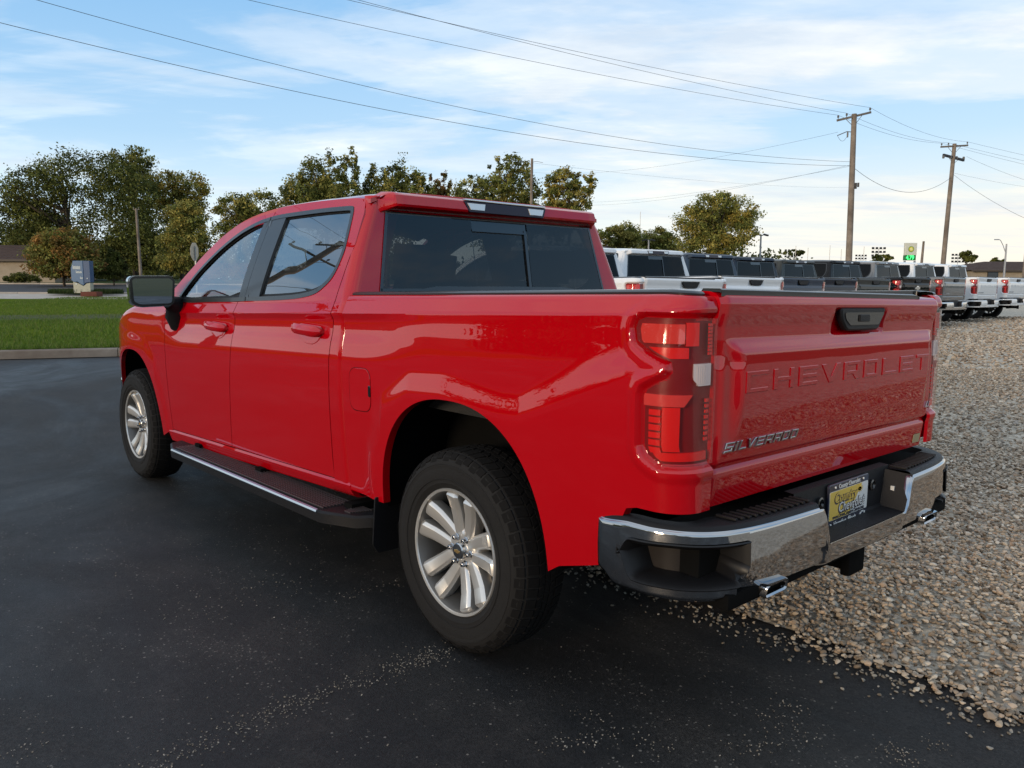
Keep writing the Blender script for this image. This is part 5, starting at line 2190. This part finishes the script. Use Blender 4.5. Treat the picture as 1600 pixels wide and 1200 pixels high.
px_tree("shade_tree", "full green tree left of the bare pole above the high brake lamp", "tree", 76, 785,
        [(755, 830, 252, 300), (710, 770, 282, 330), (740, 845, 280, 340), (698, 856, 292, 345), (720, 850, 320, 400)], 7000, GREEN_M + GREEN_D[:2], 14, spiky=.25, tr=.22, gap=.35)
px_tree("shade_tree", "open airy tree right of the bare pole, pale sky behind", "tree", 72, 885,
        [(850, 900, 270, 310), (890, 930, 278, 310), (845, 925, 295, 340), (835, 900, 320, 380)], 4200, GREEN_M + GREEN_Y[:1], 15, spiky=.2, tr=.18, gap=.6)
px_tree("shade_tree", "low tree just right of the red cab, behind the dark roof", "tree", 92, 965, [(932, 985, 356, 385), (950, 1000, 350, 390), (930, 1000, 372, 410)], 2600, GREEN_M, 16, tr=.18)
px_tree("shade_tree", "low round tree between the dark roof and the big round tree", "tree", 96, 1025, [(995, 1055, 358, 392), (1000, 1060, 368, 410)], 2200, GREEN_M, 17, tr=.18)
px_tree("shade_tree", "big round tree standing alone behind the white parked trucks", "tree", 66, 1118,
        [(1068, 1150, 304, 350), (1120, 1182, 312, 360), (1050, 1120, 325, 375), (1080, 1178, 340, 398), (1055, 1150, 360, 400)], 7000, GREEN_M + GREEN_Y[:1] + GREEN_M, 18, tr=.22, gap=.4)
px_tree("shade_tree", "small dark tree beside the right hand utility pole, above the parked trucks", "tree", 150, 1508, [(1498, 1522, 396, 410), (1500, 1518, 392, 405)], 500, GREEN_D, 19, tr=.15, leaf=.55)
px_tree("shade_tree", "tiny distant tree left of the gas price sign", "tree", 160, 1376, [(1360, 1392, 398, 410), (1358, 1380, 402, 412)], 400, GREEN_D, 20, tr=.15, leaf=.55)
px_tree("shade_tree", "tiny distant tree above the brown flat roof", "tree", 170, 1556, [(1546, 1566, 404, 412)], 250, GREEN_D, 21, tr=.15, leaf=.55)
px_tree("shade_tree", "tiny distant trees left of the tall utility pole", "tree", 180, 1238, [(1222, 1256, 392, 400)], 300, GREEN_D, 22, tr=.15, leaf=.6)
px_tree("bush", "far low hedge of trees beyond the street at the far left", "bush", 120, -20, [(-80, 40, 345, 430)], 3500, GREEN_D, 23, tr=.2)


# far wood closing the view behind the street, one mass
rng = np.random.default_rng(77)
Pw, Nw, Cw = [], [], []
for i in range(1500):
    L = rng.uniform(-110, 45)
    D = rng.uniform(125, 150)
    hmax = 3.2 + 1.6 * math.sin(L * .21) + 1.2 * math.sin(L * .063 + 1)
    c0 = np.array(gp(D, L)) + np.array([0, 0, rng.uniform(.3, max(1.2, hmax))])
    q = rng.normal(size=(34, 3)) * np.array([.9, .9, .6])
    Pw.append(c0 + q)
    Nw.append(np.tile([0, 0, .6], (34, 1)) - EH_np * .5)
    Cw.append(np.array(GREEN_D[rng.integers(0, 4)]) * rng.uniform(.7, 1.2) * rng.uniform(.8, 1.2, (34, 1)))
fw_ = leaf_cloud("far_wood", np.concatenate(Pw), np.concatenate(Nw), .62, np.concatenate(Cw), None, rng)
fw_["kind"] = "stuff"

# a belt of trees along the left of the lot, outside the frame: the paint and the glass mirror it
rng = np.random.default_rng(78)
Pw, Nw, Cw = [], [], []
for i in range(1300):
    x = rng.uniform(-70, 75)
    hmax = 8.0 + 3.4 * math.sin(x * .17) + 2.6 * math.sin(x * .41 + 1) + 1.5 * math.sin(x * .09)
    c0 = np.array([x, rng.uniform(62, 72), rng.uniform(.3, max(1.5, hmax))])
    q = rng.normal(size=(26, 3)) * np.array([1.1, 1.0, .7])
    Pw.append(c0 + q)
    Nw.append(np.tile([0, -.5, .6], (26, 1)))
    Cw.append(np.array(GREEN_M[rng.integers(0, 4)]) * rng.uniform(.7, 1.2) * rng.uniform(.8, 1.2, (26, 1)))
fw2 = leaf_cloud("wood_belt", np.concatenate(Pw), np.concatenate(Nw), .8, np.concatenate(Cw), None, rng)
fw2["kind"] = "stuff"
# ================================================================== buildings, signs, poles, wires
WALL = noise_mat("beige_wall", (.27, .225, .17), (.33, .28, .215), 1.5, .9, .15, 30)
ROOF = noise_mat("brown_shingles", (.045, .030, .026), (.075, .050, .042), 2.5, .95, .5, 10)
WOOD = noise_mat("weathered_pole", (.165, .135, .11), (.27, .225, .185), 2.2, .9, .5, 18, (.12, .098, .08), .7)
WOODG = noise_mat("grey_timber", (.12, .105, .09), (.20, .175, .15), 2, .9, .4, 20)
METAL = pbr("galvanised", (.33, .34, .35), .5, .6, vary=.2)
DARKM = pbr("dark_metal", (.03, .03, .032), .5, .3)
WIRE = pbr("wire_black", (.03, .03, .032), .6)
CERAM = pbr("insulator", (.09, .085, .08), .3)
RZ = Matrix.Rotation(YAW, 3, 'Z')


def z_at(px, py, D):
    return CAM.z + (horizon(px) - py) * D / FPX


def shed(name, label, px0, px1, D, y_eave, y_ridge, depth, wall, roof, rows=7, over=.5, windows=0):
    """long low building across the view with a shingled hip roof"""
    a, b = bg(px0, D), bg(px1, D)
    ax = (b - a)
    ax.z = 0
    Lg = ax.length
    ax.normalize()
    bk = Vector((-ax.y, ax.x, 0))
    if bk.dot(EH) < 0:
        bk = -bk
    g = terrain(D)
    ze = z_at((px0 + px1) / 2, y_eave, D) - g
    zr = z_at((px0 + px1) / 2, y_ridge, D) - g
    root = empty(name, (a + b) / 2, math.atan2(ax.y, ax.x), label, "building")
    sgn = 1 if Vector((-math.sin(root.rotation_euler.z), math.cos(root.rotation_euler.z), 0)).dot(bk) > 0 else -1
    m = MB()
    m.box((0, sgn * depth / 2, ze / 2 - .1), (Lg, depth, ze + .2))
    m.build("wall", wall, root, 0, 0)
    h = depth / 2
    cols = []
    for s in range(1):
        e = over
        hip = min(h, Lg * .25)
        for r in range(rows):
            u0, u1 = r / rows, (r + 1) / rows
            mm = MB()
            lift = .03
            for (A, B, Cc, Dd) in (((-Lg / 2 - e, -e), (Lg / 2 + e, -e), (Lg / 2 - hip, h), (-Lg / 2 + hip, h)),
                                   ((-Lg / 2 - e, depth + e), (Lg / 2 + e, depth + e), (Lg / 2 - hip, h), (-Lg / 2 + hip, h)),
                                   ((-Lg / 2 - e, depth + e), (-Lg / 2 - e, -e), (-Lg / 2 + hip, h), (-Lg / 2 + hip, h)),
                                   ((Lg / 2 + e, depth + e), (Lg / 2 + e, -e), (Lg / 2 - hip, h), (Lg / 2 - hip, h))):
                def P(p, q, u, dz): return (p[0] + (q[0] - p[0]) * u, sgn * (p[1] + (q[1] - p[1]) * u), ze + (zr - ze) * u + dz)
                mm.add([P(A, Dd, u0, lift), P(B, Cc, u0, lift), P(B, Cc, u1, .0), P(A, Dd, u1, .0), P(A, Dd, u0, -.05), P(B, Cc, u0, -.05)], [(0, 1, 2, 3), (4, 5, 1, 0)])
            mm.build("roof" if r == 0 else "shingle_course", roof, root, 0, 0)
    m = MB()
    m.box((0, sgn * -over, ze - .08), (Lg + 2 * over, .06, .22))
    m.build("fascia", pbr("brown_fascia", (.06, .045, .035), .7), root)
    m = MB()
    m.box((0, sgn * (-over / 2), ze - .03), (Lg + over, over, .04))
    m.build("soffit", wall, root)
    for i in range(windows):
        x = -Lg / 2 + Lg * (i + .5) / windows
        m = MB()
        m.box((x, sgn * -.03, ze * .55), (1.3, .08, 1.1))
        wv = m.build("window", DARKM, root, .01)
        m = MB()
        m.box((x, sgn * -.075, ze * .55), (1.15, .02, .95))
        m.build("pane", GLOSSBLACK, wv)
    return root


shed("low_building", "long low beige building with brown hip roof at the far left edge", -330, 86, 90, 406, 381, 9, WALL, ROOF, 8, .6)
shed("low_building", "low dark roofed building just right of the red cab behind the white trucks", 780, 1012, 74, 405, 383, 8, WALL, ROOF, 8, .5)
shed("low_building", "beige building with a broad brown roof at the far right behind the lamp", 1520, 1760, 98, 423, 408, 12, WALL, ROOF, 7, .5, 4)

# blue two-tone monument sign on a pale base
BLUE = pbr("sign_blue", (.050, .115, .215), .5)
BLUE2 = pbr("sign_deep_blue", (.016, .055, .135), .5)
PALE = pbr("sign_stone", (.36, .35, .27), .8, vary=.15)
SIGNW = pbr("sign_white", (.46, .50, .50), .6)
f0 = bg(128, 62)
root = empty("monument_sign", f0, 0, "blue monument sign with white lettering on a pale base beside the street", "sign")
k = 62 / FPX
TL = Matrix.Rotation(YAW + math.pi / 2, 3, 'Z')


def sg_tf(u, w, d):      # u to the right in metres, w up, d towards us
    p = -ER * (-u) + Vector((0, 0, w)) - EH * d
    return tuple(p)


hs = z_at(128, 408, 62) - f0.z
def su(px): return (px - 128) * k
def sw_(py): return z_at(128, py, 62) - f0.z
m = MB()
m.prism([(su(113), sw_(438)), (su(117), sw_(441)), (su(122), sw_(440)), (su(127), sw_(444)), (su(132), sw_(446)), (su(132.2), sw_(408)), (su(117), sw_(408)), (su(113), sw_(420))], sg_tf, -.35, .12, .02)
m.build("sign_panel", BLUE, root)
m = MB()
m.prism([(su(132.3), sw_(445)), (su(135), sw_(442)), (su(142.5), sw_(441)), (su(142.5), sw_(408)), (su(132.3), sw_(408))], sg_tf, -.45, .10, .02)
m.build("sign_end_panel", BLUE2, root)
m = MB()
m.prism([(su(115), sw_(458)), (su(115), sw_(440)), (su(124), sw_(443)), (su(131), sw_(447)), (su(136), sw_(443)), (su(141.6), sw_(442)), (su(141.6), sw_(459)), (su(138), sw_(459)), (su(134), sw_(458))], sg_tf, -.40, .08, .02)
m.build("sign_base", PALE, root)
for (x0, x1, y0, y1, n) in ((116.5, 128.5, 416, 421, 9), (121, 130.5, 424, 427, 8), (127, 131.5, 433.5, 436, 4)):
    m = MB()
    for i in range(n):
        u0, u1 = su(x0 + (x1 - x0) * i / n), su(x0 + (x1 - x0) * (i + .72) / n)
        t_ = y0 - (1.2 if i == 0 else 0) + (.5 if i % 3 == 1 else 0)
        m.prism([(u0, sw_(y1)), (u1, sw_(y1)), (u1, sw_(t_)), (u0, sw_(t_))], sg_tf, .12, .135)
    m.build("sign_lettering", SIGNW, root)["kind"] = "stuff"
m = MB()
m.prism([(su(137), sw_(436)), (su(138.6), sw_(436)), (su(138.6), sw_(434.4)), (su(137), sw_(434.4))], sg_tf, .1, .115)
m.build("sign_mark", SIGNW, root)
m = MB()
m.prism([(su(119), sw_(445)), (su(121), sw_(445)), (su(121), sw_(442.6)), (su(119), sw_(442.6))], sg_tf, .08, .1)
m.build("sign_mark", SIGNW, root)
# planted island by the sign
c = bg(133, 63)
isl = []
for i in range(24):
    a = 2 * math.pi * i / 24
    p = c + ER * (3.0 * math.cos(a)) + EH * (1.1 * math.sin(a))
    isl.append((p.x, p.y, .13 + terrain((p - CP).dot(EH))))
o = flat("island_bed", isl, 0, GRASS)
pts = []
for _ in range(5200):
    a, r = random.uniform(0, 6.283), math.sqrt(random.random())
    p = c + ER * (2.9 * r * math.cos(a)) + EH * (1.05 * r * math.sin(a))
    pts.append((p.x, p.y, .14 + terrain((p - CP).dot(EH))))
o = blades("ground_cover", pts, .18, .42, .09, [(.040, .062, .016), (.030, .050, .014), (.055, .070, .020)], 9)
o.data.materials.append(BLADE)
o["kind"] = "stuff"
m = MB()
p = bg(142, 60.5)
m.box(p + Vector((0, 0, .22)), (.9, 1.2, .35), RZ)
tag(m.build("brick_planter", noise_mat("dark_brick", (.10, .035, .025), (.14, .05, .035), 6), None, .02), "low dark red brick block at the foot of the blue sign", "planter")

# stop sign seen from behind, almost edge on
p = bg(306, 34)
p.z = terrain(0)
root = empty("stop_sign", p, 0, "grey back of a stop sign on its post beside the windscreen of the red truck", "sign")
zc_ = z_at(306, 394, 34)
rot = Matrix.Rotation(YAW + R(86), 3, 'Z')
m = MB()
octo = [(.40 * math.cos(R(22.5 + 45 * i)), .40 * math.sin(R(22.5 + 45 * i))) for i in range(8)]
m.prism(octo, lambda u, w, d: tuple(rot @ Vector((d, u, w)) + Vector((0, 0, zc_))), 0, .006)
m.build("sign_plate", pbr("sign_back", (.50, .42, .33), .55, .3), root)
m = MB()
m.box(rot @ Vector((-.03, 0, 0)) + Vector((0, 0, zc_ / 2 + .1)), (.05, .05, zc_ + .25), rot)
m.build("sign_post", METAL, root)


# ---------------------------------------------------------------- poles and lines
def pole(label, px, D, y_top, r=.16, lean_px=0, name="utility_pole", mat=None):
    f0 = bg(px, D)
    zt = z_at(px, y_top, D) - f0.z
    root = empty(name, f0, 0, label, "utility pole")
    top = ER * (lean_px * D / FPX) + Vector((0, 0, zt))
    m = MB()
    m.tube([(0, 0, -.5), top * .5, top], [r, r * .88, r * .72], 12)
    m.build("pole", mat or WOOD, root, 0, 50)
    return root, top


def crossarm(root, c, half, axis, tilt=0.0, w=.10, braces=True, n_ins=(-.95, -.45, .95), name="crossarm", mat=None):
    ax = axis.normalized() + Vector((0, 0, tilt))
    ax.normalize()
    m = MB()
    q = ax.to_track_quat('X', 'Z').to_matrix()
    m.box(c, (half * 2, w * .8, w), q)
    arm = m.build(name, mat or WOODG, root, .008)
    if braces:
        for s in (-1, 1):
            m = MB()
            m.tube([c + ax * (s * half * .5) - Vector((0, 0, .02)), c - Vector((0, 0, half * .45))], .018, 6)
            m.build("brace", METAL, root)
    tips = []
    for i in n_ins:
        b = c + ax * (half * i) + Vector((0, 0, w * .5))
        m = MB()
        m.lathe([(.001, .0), (.018, 0), (.018, .07), (.05, .075), (.055, .11), (.045, .125), (.05, .15), (.03, .19), (.001, .20)], 10, lambda a, bb, d, b=b: tuple(b + Vector((a, bb, d))))
        m.build("insulator", CERAM, root)
        tips.append(root.location + b + Vector((0, 0, .19)))
    return tips


def wire(a, b, sag, label, r=.011, n=40):
    r *= .62
    a, b = Vector(a), Vector(b)
    pth = [a.lerp(b, i / n) - Vector((0, 0, sag * 4 * (i / n) * (1 - i / n))) for i in range(n + 1)]
    m = MB()
    m.tube(pth, r, 5)
    return tag(m.build("overhead_wire", WIRE, None, 0, 60), label, "wire", "overhead wires")


# the pole to the left of the lot, out of the frame: the lines run to it and the door glass mirrors it
r0 = empty("utility_pole", (23.2, 9.2, 0), 0, "utility pole left of the lot, mirrored in the rear door glass", "utility pole")
m = MB()
m.tube([(0, 0, -.5), (.0, 0, 5.5), (0, 0, 11.3)], [.20, .175, .135], 12)
m.build("pole", WOOD, r0, 0, 50)
line_dir = (bg(1327, 42) - Vector((23.2, 9.2, 0)))
perp = Vector((-line_dir.y, line_dir.x, 0)).normalized()
if perp.dot(EH) < 0:
    perp = -perp
t0 = crossarm(r0, Vector((0, 0, 11.05)), 1.25, perp, 0)
t00 = crossarm(r0, Vector((.2, 0, 10.05)), 1.1, line_dir, 0)
m = MB()
m.tube([(0, 0, 6.9), (-.6, .25, 7.15), (-1.4, .6, 7.3)], .03, 6)
m.box((-1.65, .7, 7.28), (.5, .22, .12))
m.build("street_light_arm", METAL, r0)

r1, top1 = pole("taller utility pole with one tilted crossarm rising behind the parked trucks", 1326, 42, 187, .175, -6)
ca = top1 - Vector((0, 0, .12))
axis1 = (ER * 1.0 + EH * .42)
t1 = crossarm(r1, ca, 1.14, axis1, .26, .11)
m = MB()
b_ = top1 - Vector((0, 0, .95))
m.tube([b_ + Vector((0, 0, .05)), b_ - ER * .32 + Vector((0, 0, .08)), b_ - ER * .80 + Vector((0, 0, -.12))], .022, 6)
m.lathe([(.001, 0), (.04, .02), (.045, .2), (.03, .3), (.001, .3)], 8, lambda a, bb, d: tuple(b_ - ER * .28 + Vector((a, bb, d - .22))))
m.build("cutout", CERAM, r1)
m = MB()
lp = [b_ - ER * (.80 - .55 * i / 8) + Vector((0, 0, -.12 - .30 * math.sin(math.pi * i / 8) + .05 * i / 8)) for i in range(9)]
m.tube(lp, .008, 5)
m.build("jumper_wire", WIRE, r1)
m = MB()
m.box(top1 * .64 + ER * .2, (.10, .12, .30))
m.box(top1 * .645 + ER * .34, (.08, .08, .22))
m.build("bracket", DARKM, r1, .01)

r2, top2 = pole("farther utility pole with two crossarms at the right of the photo, behind the parked trucks", 1470, 56, 231, .175, 6)
axis2 = (ER * 1.0 + EH * .35)
t2 = crossarm(r2, top2 - Vector((0, 0, .16)), 1.2, axis2, .10, .11)
c2 = top2 - Vector((0, 0, .92))
crossarm(r2, c2, .95, axis2, -.14, .16, True, (), "crossarm", DARKM)
m = MB()
for i in (-1, -.3, .3, 1):
    b = c2 + axis2.normalized() * (.9 * i)
    m.lathe([(.001, -.10), (.07, -.10), (.085, 0), (.07, .10), (.001, .12)], 8, lambda a, bb, d, b=b: tuple(b + Vector((a, bb, d))))
m.build("insulator", CERAM, r2)["kind"] = "stuff"

names = ["uppermost power wire from the top left to the tilted crossarm", "second power wire under the uppermost one, to the tilted crossarm", "third power wire, lowest of the three to the tilted crossarm"]
order0 = sorted(t0, key=lambda p: (p - CP).dot(EH))
order1 = sorted(t1, key=lambda p: -p.z)
order2 = sorted(t2, key=lambda p: -p.z)
for i in range(3):
    wire(order0[2 - i] if i < 2 else t00[2], order1[i], (.55, .6, .55)[i], names[i])
    wire(order1[i], order2[i], (.35, .3, .3)[i], ("top wire between the two crossarmed poles", "middle wire between the two crossarmed poles", "lower wire between the two crossarmed poles")[i])
far = bg(1900, 62)
for i in range(3):
    q = far + Vector((0, 0, 8.2 - .35 * i)) + ER * (.8 * (1 - i))
    wire(order2[i], q, .3, ("top wire leaving the farther pole at the right edge", "middle wire leaving the farther pole at the right edge", "lower wire leaving the farther pole at the right edge")[i])


def on_pole(r, top, frac): return r.location + top * frac


# slack cables lower down
pl1 = lambda y: Vector(at(1325, y, 42.2)) if False else r1.location + top1 * ((z_at(1326, y, 42) - r1.location.z) / top1.z)
pl2 = lambda y: r2.location + top2 * ((z_at(1471, y, 56) - r2.location.z) / top2.z)
wire(pl1(265), pl2(281), 1.15, "thick slack cable hanging between the two poles at the right", .018)
wire(pl1(214) - ER * .8, Vector(at(820, 268, 90)), .9, "wire running down left from the tilted crossarm pole to the far trees", .009)
wire(pl1(262), Vector(at(880, 320, 95)), .7, "faint lower wire running left from the taller pole towards the trees", .009)
wire(pl1(264), Vector(at(900, 316, 96)), .5, "faint middle wire running left from the taller pole towards the trees", .009)
wire(Vector(at(-120, 5, 20.3)), pl1(264), .95, "lowest cable crossing the sky from the left edge to the taller pole", .013)
wire(Vector(at(-60, -34, 20.3)), pl1(258), .95, "second lowest wire crossing the sky from the top left to the taller pole", .012)
wire(pl2(275), Vector(at(1760, 392, 40)), .7, "slack cable falling to the right edge from the farther pole", .015)
wire(pl2(250) + ER * .9, Vector(at(1720, 305, 70)), .5, "wire from the farther pole's dark crossarm out of the right edge", .011)
wire(pl2(274), Vector(at(1700, 300, 80)), .3, "thin wire leaving the farther pole towards the right edge, almost level", .009)

rL, topL = pole("thin leaning utility pole before the dark trees at the left", 221, 76, 328, .15, -2)
crossarm(rL, topL - Vector((0, 0, .1)), .30, ER, 0, .06, False, (-.8, .8))
rM, topM = pole("bare pole standing behind the high brake lamp of the red truck", 828, 60, 253, .13, 2)
m = MB()
m.tube([topM - Vector((0, 0, .25)), topM - Vector((0, 0, .2)) + ER * .35, topM - Vector((0, 0, .3)) + ER * .8], .018, 5)
m.build("bracket", METAL, rM)
wire(rM.location + topM * .97, Vector(at(1330, 293, 120)), .5, "faint wire from the bare middle pole to the right", .010)
pole("short bare wooden pole right of the gas price sign", 1437, 95, 378, .17, 2)
pole("thin pole at the extreme right edge behind the brown roof", 1598, 85, 396, .12, 0)


def light_mast(label, px, D, y_top, kind):
    f0 = bg(px, D)
    zt = z_at(px, y_top, D) - f0.z
    root = empty("street_lamp" if kind != 'stadium' else "floodlight_mast", f0, 0, label, "street lamp" if kind != 'stadium' else "floodlight")
    m = MB()
    m.tube([(0, 0, -.3), (0, 0, zt)], [.12, .07], 8)
    m.build("post", METAL, root)
    if kind == 'tee':
        for s in (-1, 1):
            m = MB()
            m.tube([Vector((0, 0, zt - .1)), ER * (s * .25) + Vector((0, 0, zt))], .04, 6)
            m.box(ER * (s * .42) + Vector((0, 0, zt - .02)), (.42, .3, .13), Matrix.Rotation(YAW - math.pi / 2, 3, 'Z') @ Matrix.Rotation(s * .25, 3, 'Y'))
            m.build("lamp_head", DARKM, root, .01)
    elif kind == 'arm':
        m = MB()
        m.tube([Vector((0, 0, zt - .9)), -ER * .35 + Vector((0, 0, zt - .1)), -ER * .62 + Vector((0, 0, zt + .35)), -ER * .85 + Vector((0, 0, zt + .42))], .035, 6)
        m.box(-ER * .98 + Vector((0, 0, zt + .40)), (.40, .2, .09), Matrix.Rotation(YAW - math.pi / 2, 3, 'Z'))
        m.build("lamp_head", METAL, root, .01)
    else:
        for r_ in range(3):
            m = MB()
            m.box(Vector((0, 0, zt - r_ * .95)), (.2, 3.6, .12), RZ)
            m.build("crossarm", METAL, root)
            for i in range(4):
                m = MB()
                m.box(ER * (-1.5 + i) + Vector((0, 0, zt - r_ * .95 + .25)), (.35, .55, .5), RZ)
                m.build("floodlight", DARKM, root, .02)
    return root


light_mast("twin headed lot lamp between the big round tree and the tall pole", 1186, 70, 368, 'tee')
light_mast("small twin headed lot lamp above the first white cab", 1012, 80, 376, 'tee')
light_mast("curved arm street lamp before the brown roof at the far right", 1568, 78, 382, 'arm')
light_mast("stadium floodlight mast left of the gas price sign", 1370, 210, 390, 'stadium')
light_mast("stadium floodlight mast left of the farther utility pole's small tree", 1494, 230, 400, 'stadium')
light_mast("faint stadium floodlight mast left of the tall utility pole", 1233, 250, 393, 'stadium')
light_mast("lowest faint stadium floodlight mast just right of the tall utility pole", 1343, 260, 401, 'stadium')
for px, yt in ((1241, 385), (1260, 388), (1294, 384), (1312, 390), (1347, 386), (998, 333)):
    D = 150
    f0 = bg(px, D)
    m = MB()
    m.tube([f0, f0 + Vector((0, 0, z_at(px, yt, D) - f0.z))], .05, 5)
    tag(m.build("mast", METAL), {1241: "thin bare mast left of the tall pole, leftmost of a loose row", 1260: "thin bare mast, second from the left of the loose row", 1294: "thin bare mast just left of the tall utility pole", 1312: "shorter thin mast touching the left side of the tall pole", 1347: "thin mast just right of the tall utility pole", 998: "tall thin mast above the low trees right of the red cab"}[px], "mast")

# petrol price sign
D = 105
k = D / FPX
f0 = bg(1420, D)
root = empty("price_sign", f0, 0, "white and green petrol price sign with lit green digits above the parked trucks", "sign")
uu = lambda px: (px - 1420) * k
ww = lambda py: z_at(1420, py, D) - f0.z
m = MB()
for s in (1411.5, 1427):
    m.box(ER * uu(s) + Vector((0, 0, ww(408) / 2)), (.2, .2, ww(408)), RZ)
m.build("post", METAL, root)
m = MB()
m.prism([(uu(1410.6), ww(399.5)), (uu(1428.8), ww(399.5)), (uu(1428.8), ww(380.5)), (uu(1410.6), ww(380.5))], sg_tf, -.3, .1, .04)
m.build("sign_panel", pbr("sign_panel_white", (.55, .55, .47), .5), root)
m = MB()
m.prism([(uu(1410.2), ww(407.4)), (uu(1428.0), ww(407.4)), (uu(1428.0), ww(399.6)), (uu(1410.2), ww(399.6))], sg_tf, -.3, .12, .03)
m.build("price_panel", pbr("sign_green", (.012, .16, .04), .5), root)
text_mesh("price_digits", "4.79", 6.6 * k * 1.35, lambda u, w, d: sg_tf(u + uu(1418.6), w + ww(403.4), .15 + d), pbr("green_leds", (.02, .3, .06), .5, emit=(.06, 1.0, .22), estr=1.5), root, .01, sx=.82, bold=.02)
cx, cz = uu(1419.7), ww(390.2)
for n_, r_, col in ((18, 4.9, (.10, .22, .03)), (18, 4.2, (.36, .40, .03)), (18, 3.3, (.62, .56, .08)), (16, 2.3, (.70, .66, .30))):
    m = MB()
    pts = []
    for i in range(n_ * 2):
        a = math.pi * i / n_
        rr = r_ * k * (1.0 if i % 2 == 0 else .82)
        pts.append((cx + rr * math.cos(a), cz + rr * math.sin(a)))
    m.prism(pts, sg_tf, .1, .12 + .015 * (5 - r_))
    m.build("sunburst_emblem", pbr("emblem_%d" % int(r_ * 10), col, .5), root)


# ================================================================== the parked row
def row_paint(name, col, metal=.0): return paint(name, col, metal, .5, 1.0 if col[0] > .1 else .45)


PW = row_paint("white_paint", (.72, .72, .72))
PSLATE = row_paint("slate_blue_paint", (.045, .060, .085), .0)
PNAVY = row_paint("navy_paint", (.014, .020, .034), .0)
PGREEN = row_paint("grey_green_paint", (.040, .043, .040), .0)
PBLK = row_paint("black_paint", (.006, .006, .007))
PGREY = row_paint("grey_paint", (.17, .17, .17), .2)
SKIP = {"tread_block", "sidewall_bead", "rim_lip", "emblem", "lug_nut", "brake_caliper", "handle_cup", "blind_spot_glass", "flap_gap", "flap_notch", "led", "lamp_rib", "lamp_hood",
        "pressed_lettering", "badge_lettering", "dealer_sticker", "handle_pad", "camera_eye", "pad_rib", "plate_lettering", "tread_rib"}
DROP = {"license_plate", "exhaust_tip", "step_tread", "fuel_flap", "pad_rib", "bed_inner_wall", "mud_flap", "bumper_beam", "high_brake_lamp_"}
copy_src = [o for o in truck.children if o in COPY and o.name.split(".")[0] not in DROP] + \
    [o for o in truck.children if o.name.split(".")[0] in ("windscreen", "bonnet", "seat", "dashboard", "headliner", "cabin_floor") and o not in COPY]


def repaint(o, mat, bump):
    base = o.name.split(".")[0]
    if o.type == 'MESH' and len(o.material_slots):
        cur = o.material_slots[0].material
        if cur == RED:
            o.material_slots[0].link = 'OBJECT'
            o.material_slots[0].material = mat
        elif base == "bumper" and bump:
            o.material_slots[0].link = 'OBJECT'
            o.material_slots[0].material = bump
        elif cur in (GLASS_REAR, GLASS_SIDE, GLASS_FRONT):
            o.material_slots[0].link = 'OBJECT'
            o.material_slots[0].material = GLASS_FAR
    for c in o.children:
        repaint(c, mat, bump)


ROW = [
    (PW, PW, "white crew cab pickup with 4X4 on its bedside, nearest of the parked row"),
    (PW, CHROME, "white pickup second in the parked row, its whole cab visible beside the red cab"),
    (PSLATE, PSLATE, "slate blue pickup third in the parked row, its cab right of the nearest white cab"),
    (PNAVY, CHROME, "navy blue pickup fourth in the row, parked beyond the slate blue one"),
    (PGREEN, CHROME, "dark grey green pickup fifth in the row, parked beyond the navy one"),
    (PBLK, PBLK, "black pickup with shiny dark tailgate parked left of the grey pickup"),
    (PGREY, CHROME2, "mid grey pickup parked between the black pickup and the white pickups"),
    (PW, PW, "white pickup next to the grey one, last but one in the parked row"),
    (PW, PW, "white pickup at the far right end of the parked row"),
]
ROWPOS = [(1072, 10.5, 1.0), (1176, 12.4, 1.0), (1251, 14.4, 1.0), (1308, 16.5, 1.0), (1366, 18.8, 1.0), (1432, 21.4, 1.03), (1492, 23.9, 1.05), (1544, 26.3, 1.06), (1590, 28.6, 1.06)]
for i, (pm, bm_, lab) in enumerate(ROW):
    px, dep, big = ROWPOS[i]
    tail = at(px, 440, dep)                              # middle of the tailgate
    hd = R(-1.0 + RNG.normal(0, .8))
    t = empty("pickup_truck", (tail.x + 1.06 * math.cos(hd) * big, tail.y + 1.06 * math.sin(hd) * big, .006 + gravel_z(tail.y - 0) * .62), hd, lab, "pickup truck", "pickup trucks parked in a row")
    t.scale = (big, big, big)
    for o in copy_src:
        if i < 4 and o.name.startswith('side_mirror'):
            continue
        c = copy_tree(o, t, SKIP)
        repaint(c, pm, bm_)
    if i == 0:
        text_mesh("decal_lettering", "4X4", .10, lambda u, w, d: (-.36 - u, side_y(-.36 - u, 1.26 + w) + .002 + d, 1.26 + w), pbr("decal_red", (.16, .05, .05), .4), t, .0005, sx=2.2)
    if i == 5:
        m = MB()
        m.prism([(-u * .15, w * .10 + 1.17) for u, w in BOW], lambda u, w, d: tg(u, w, d), .0, .02)
        m.build("emblem", CHROME2, t)
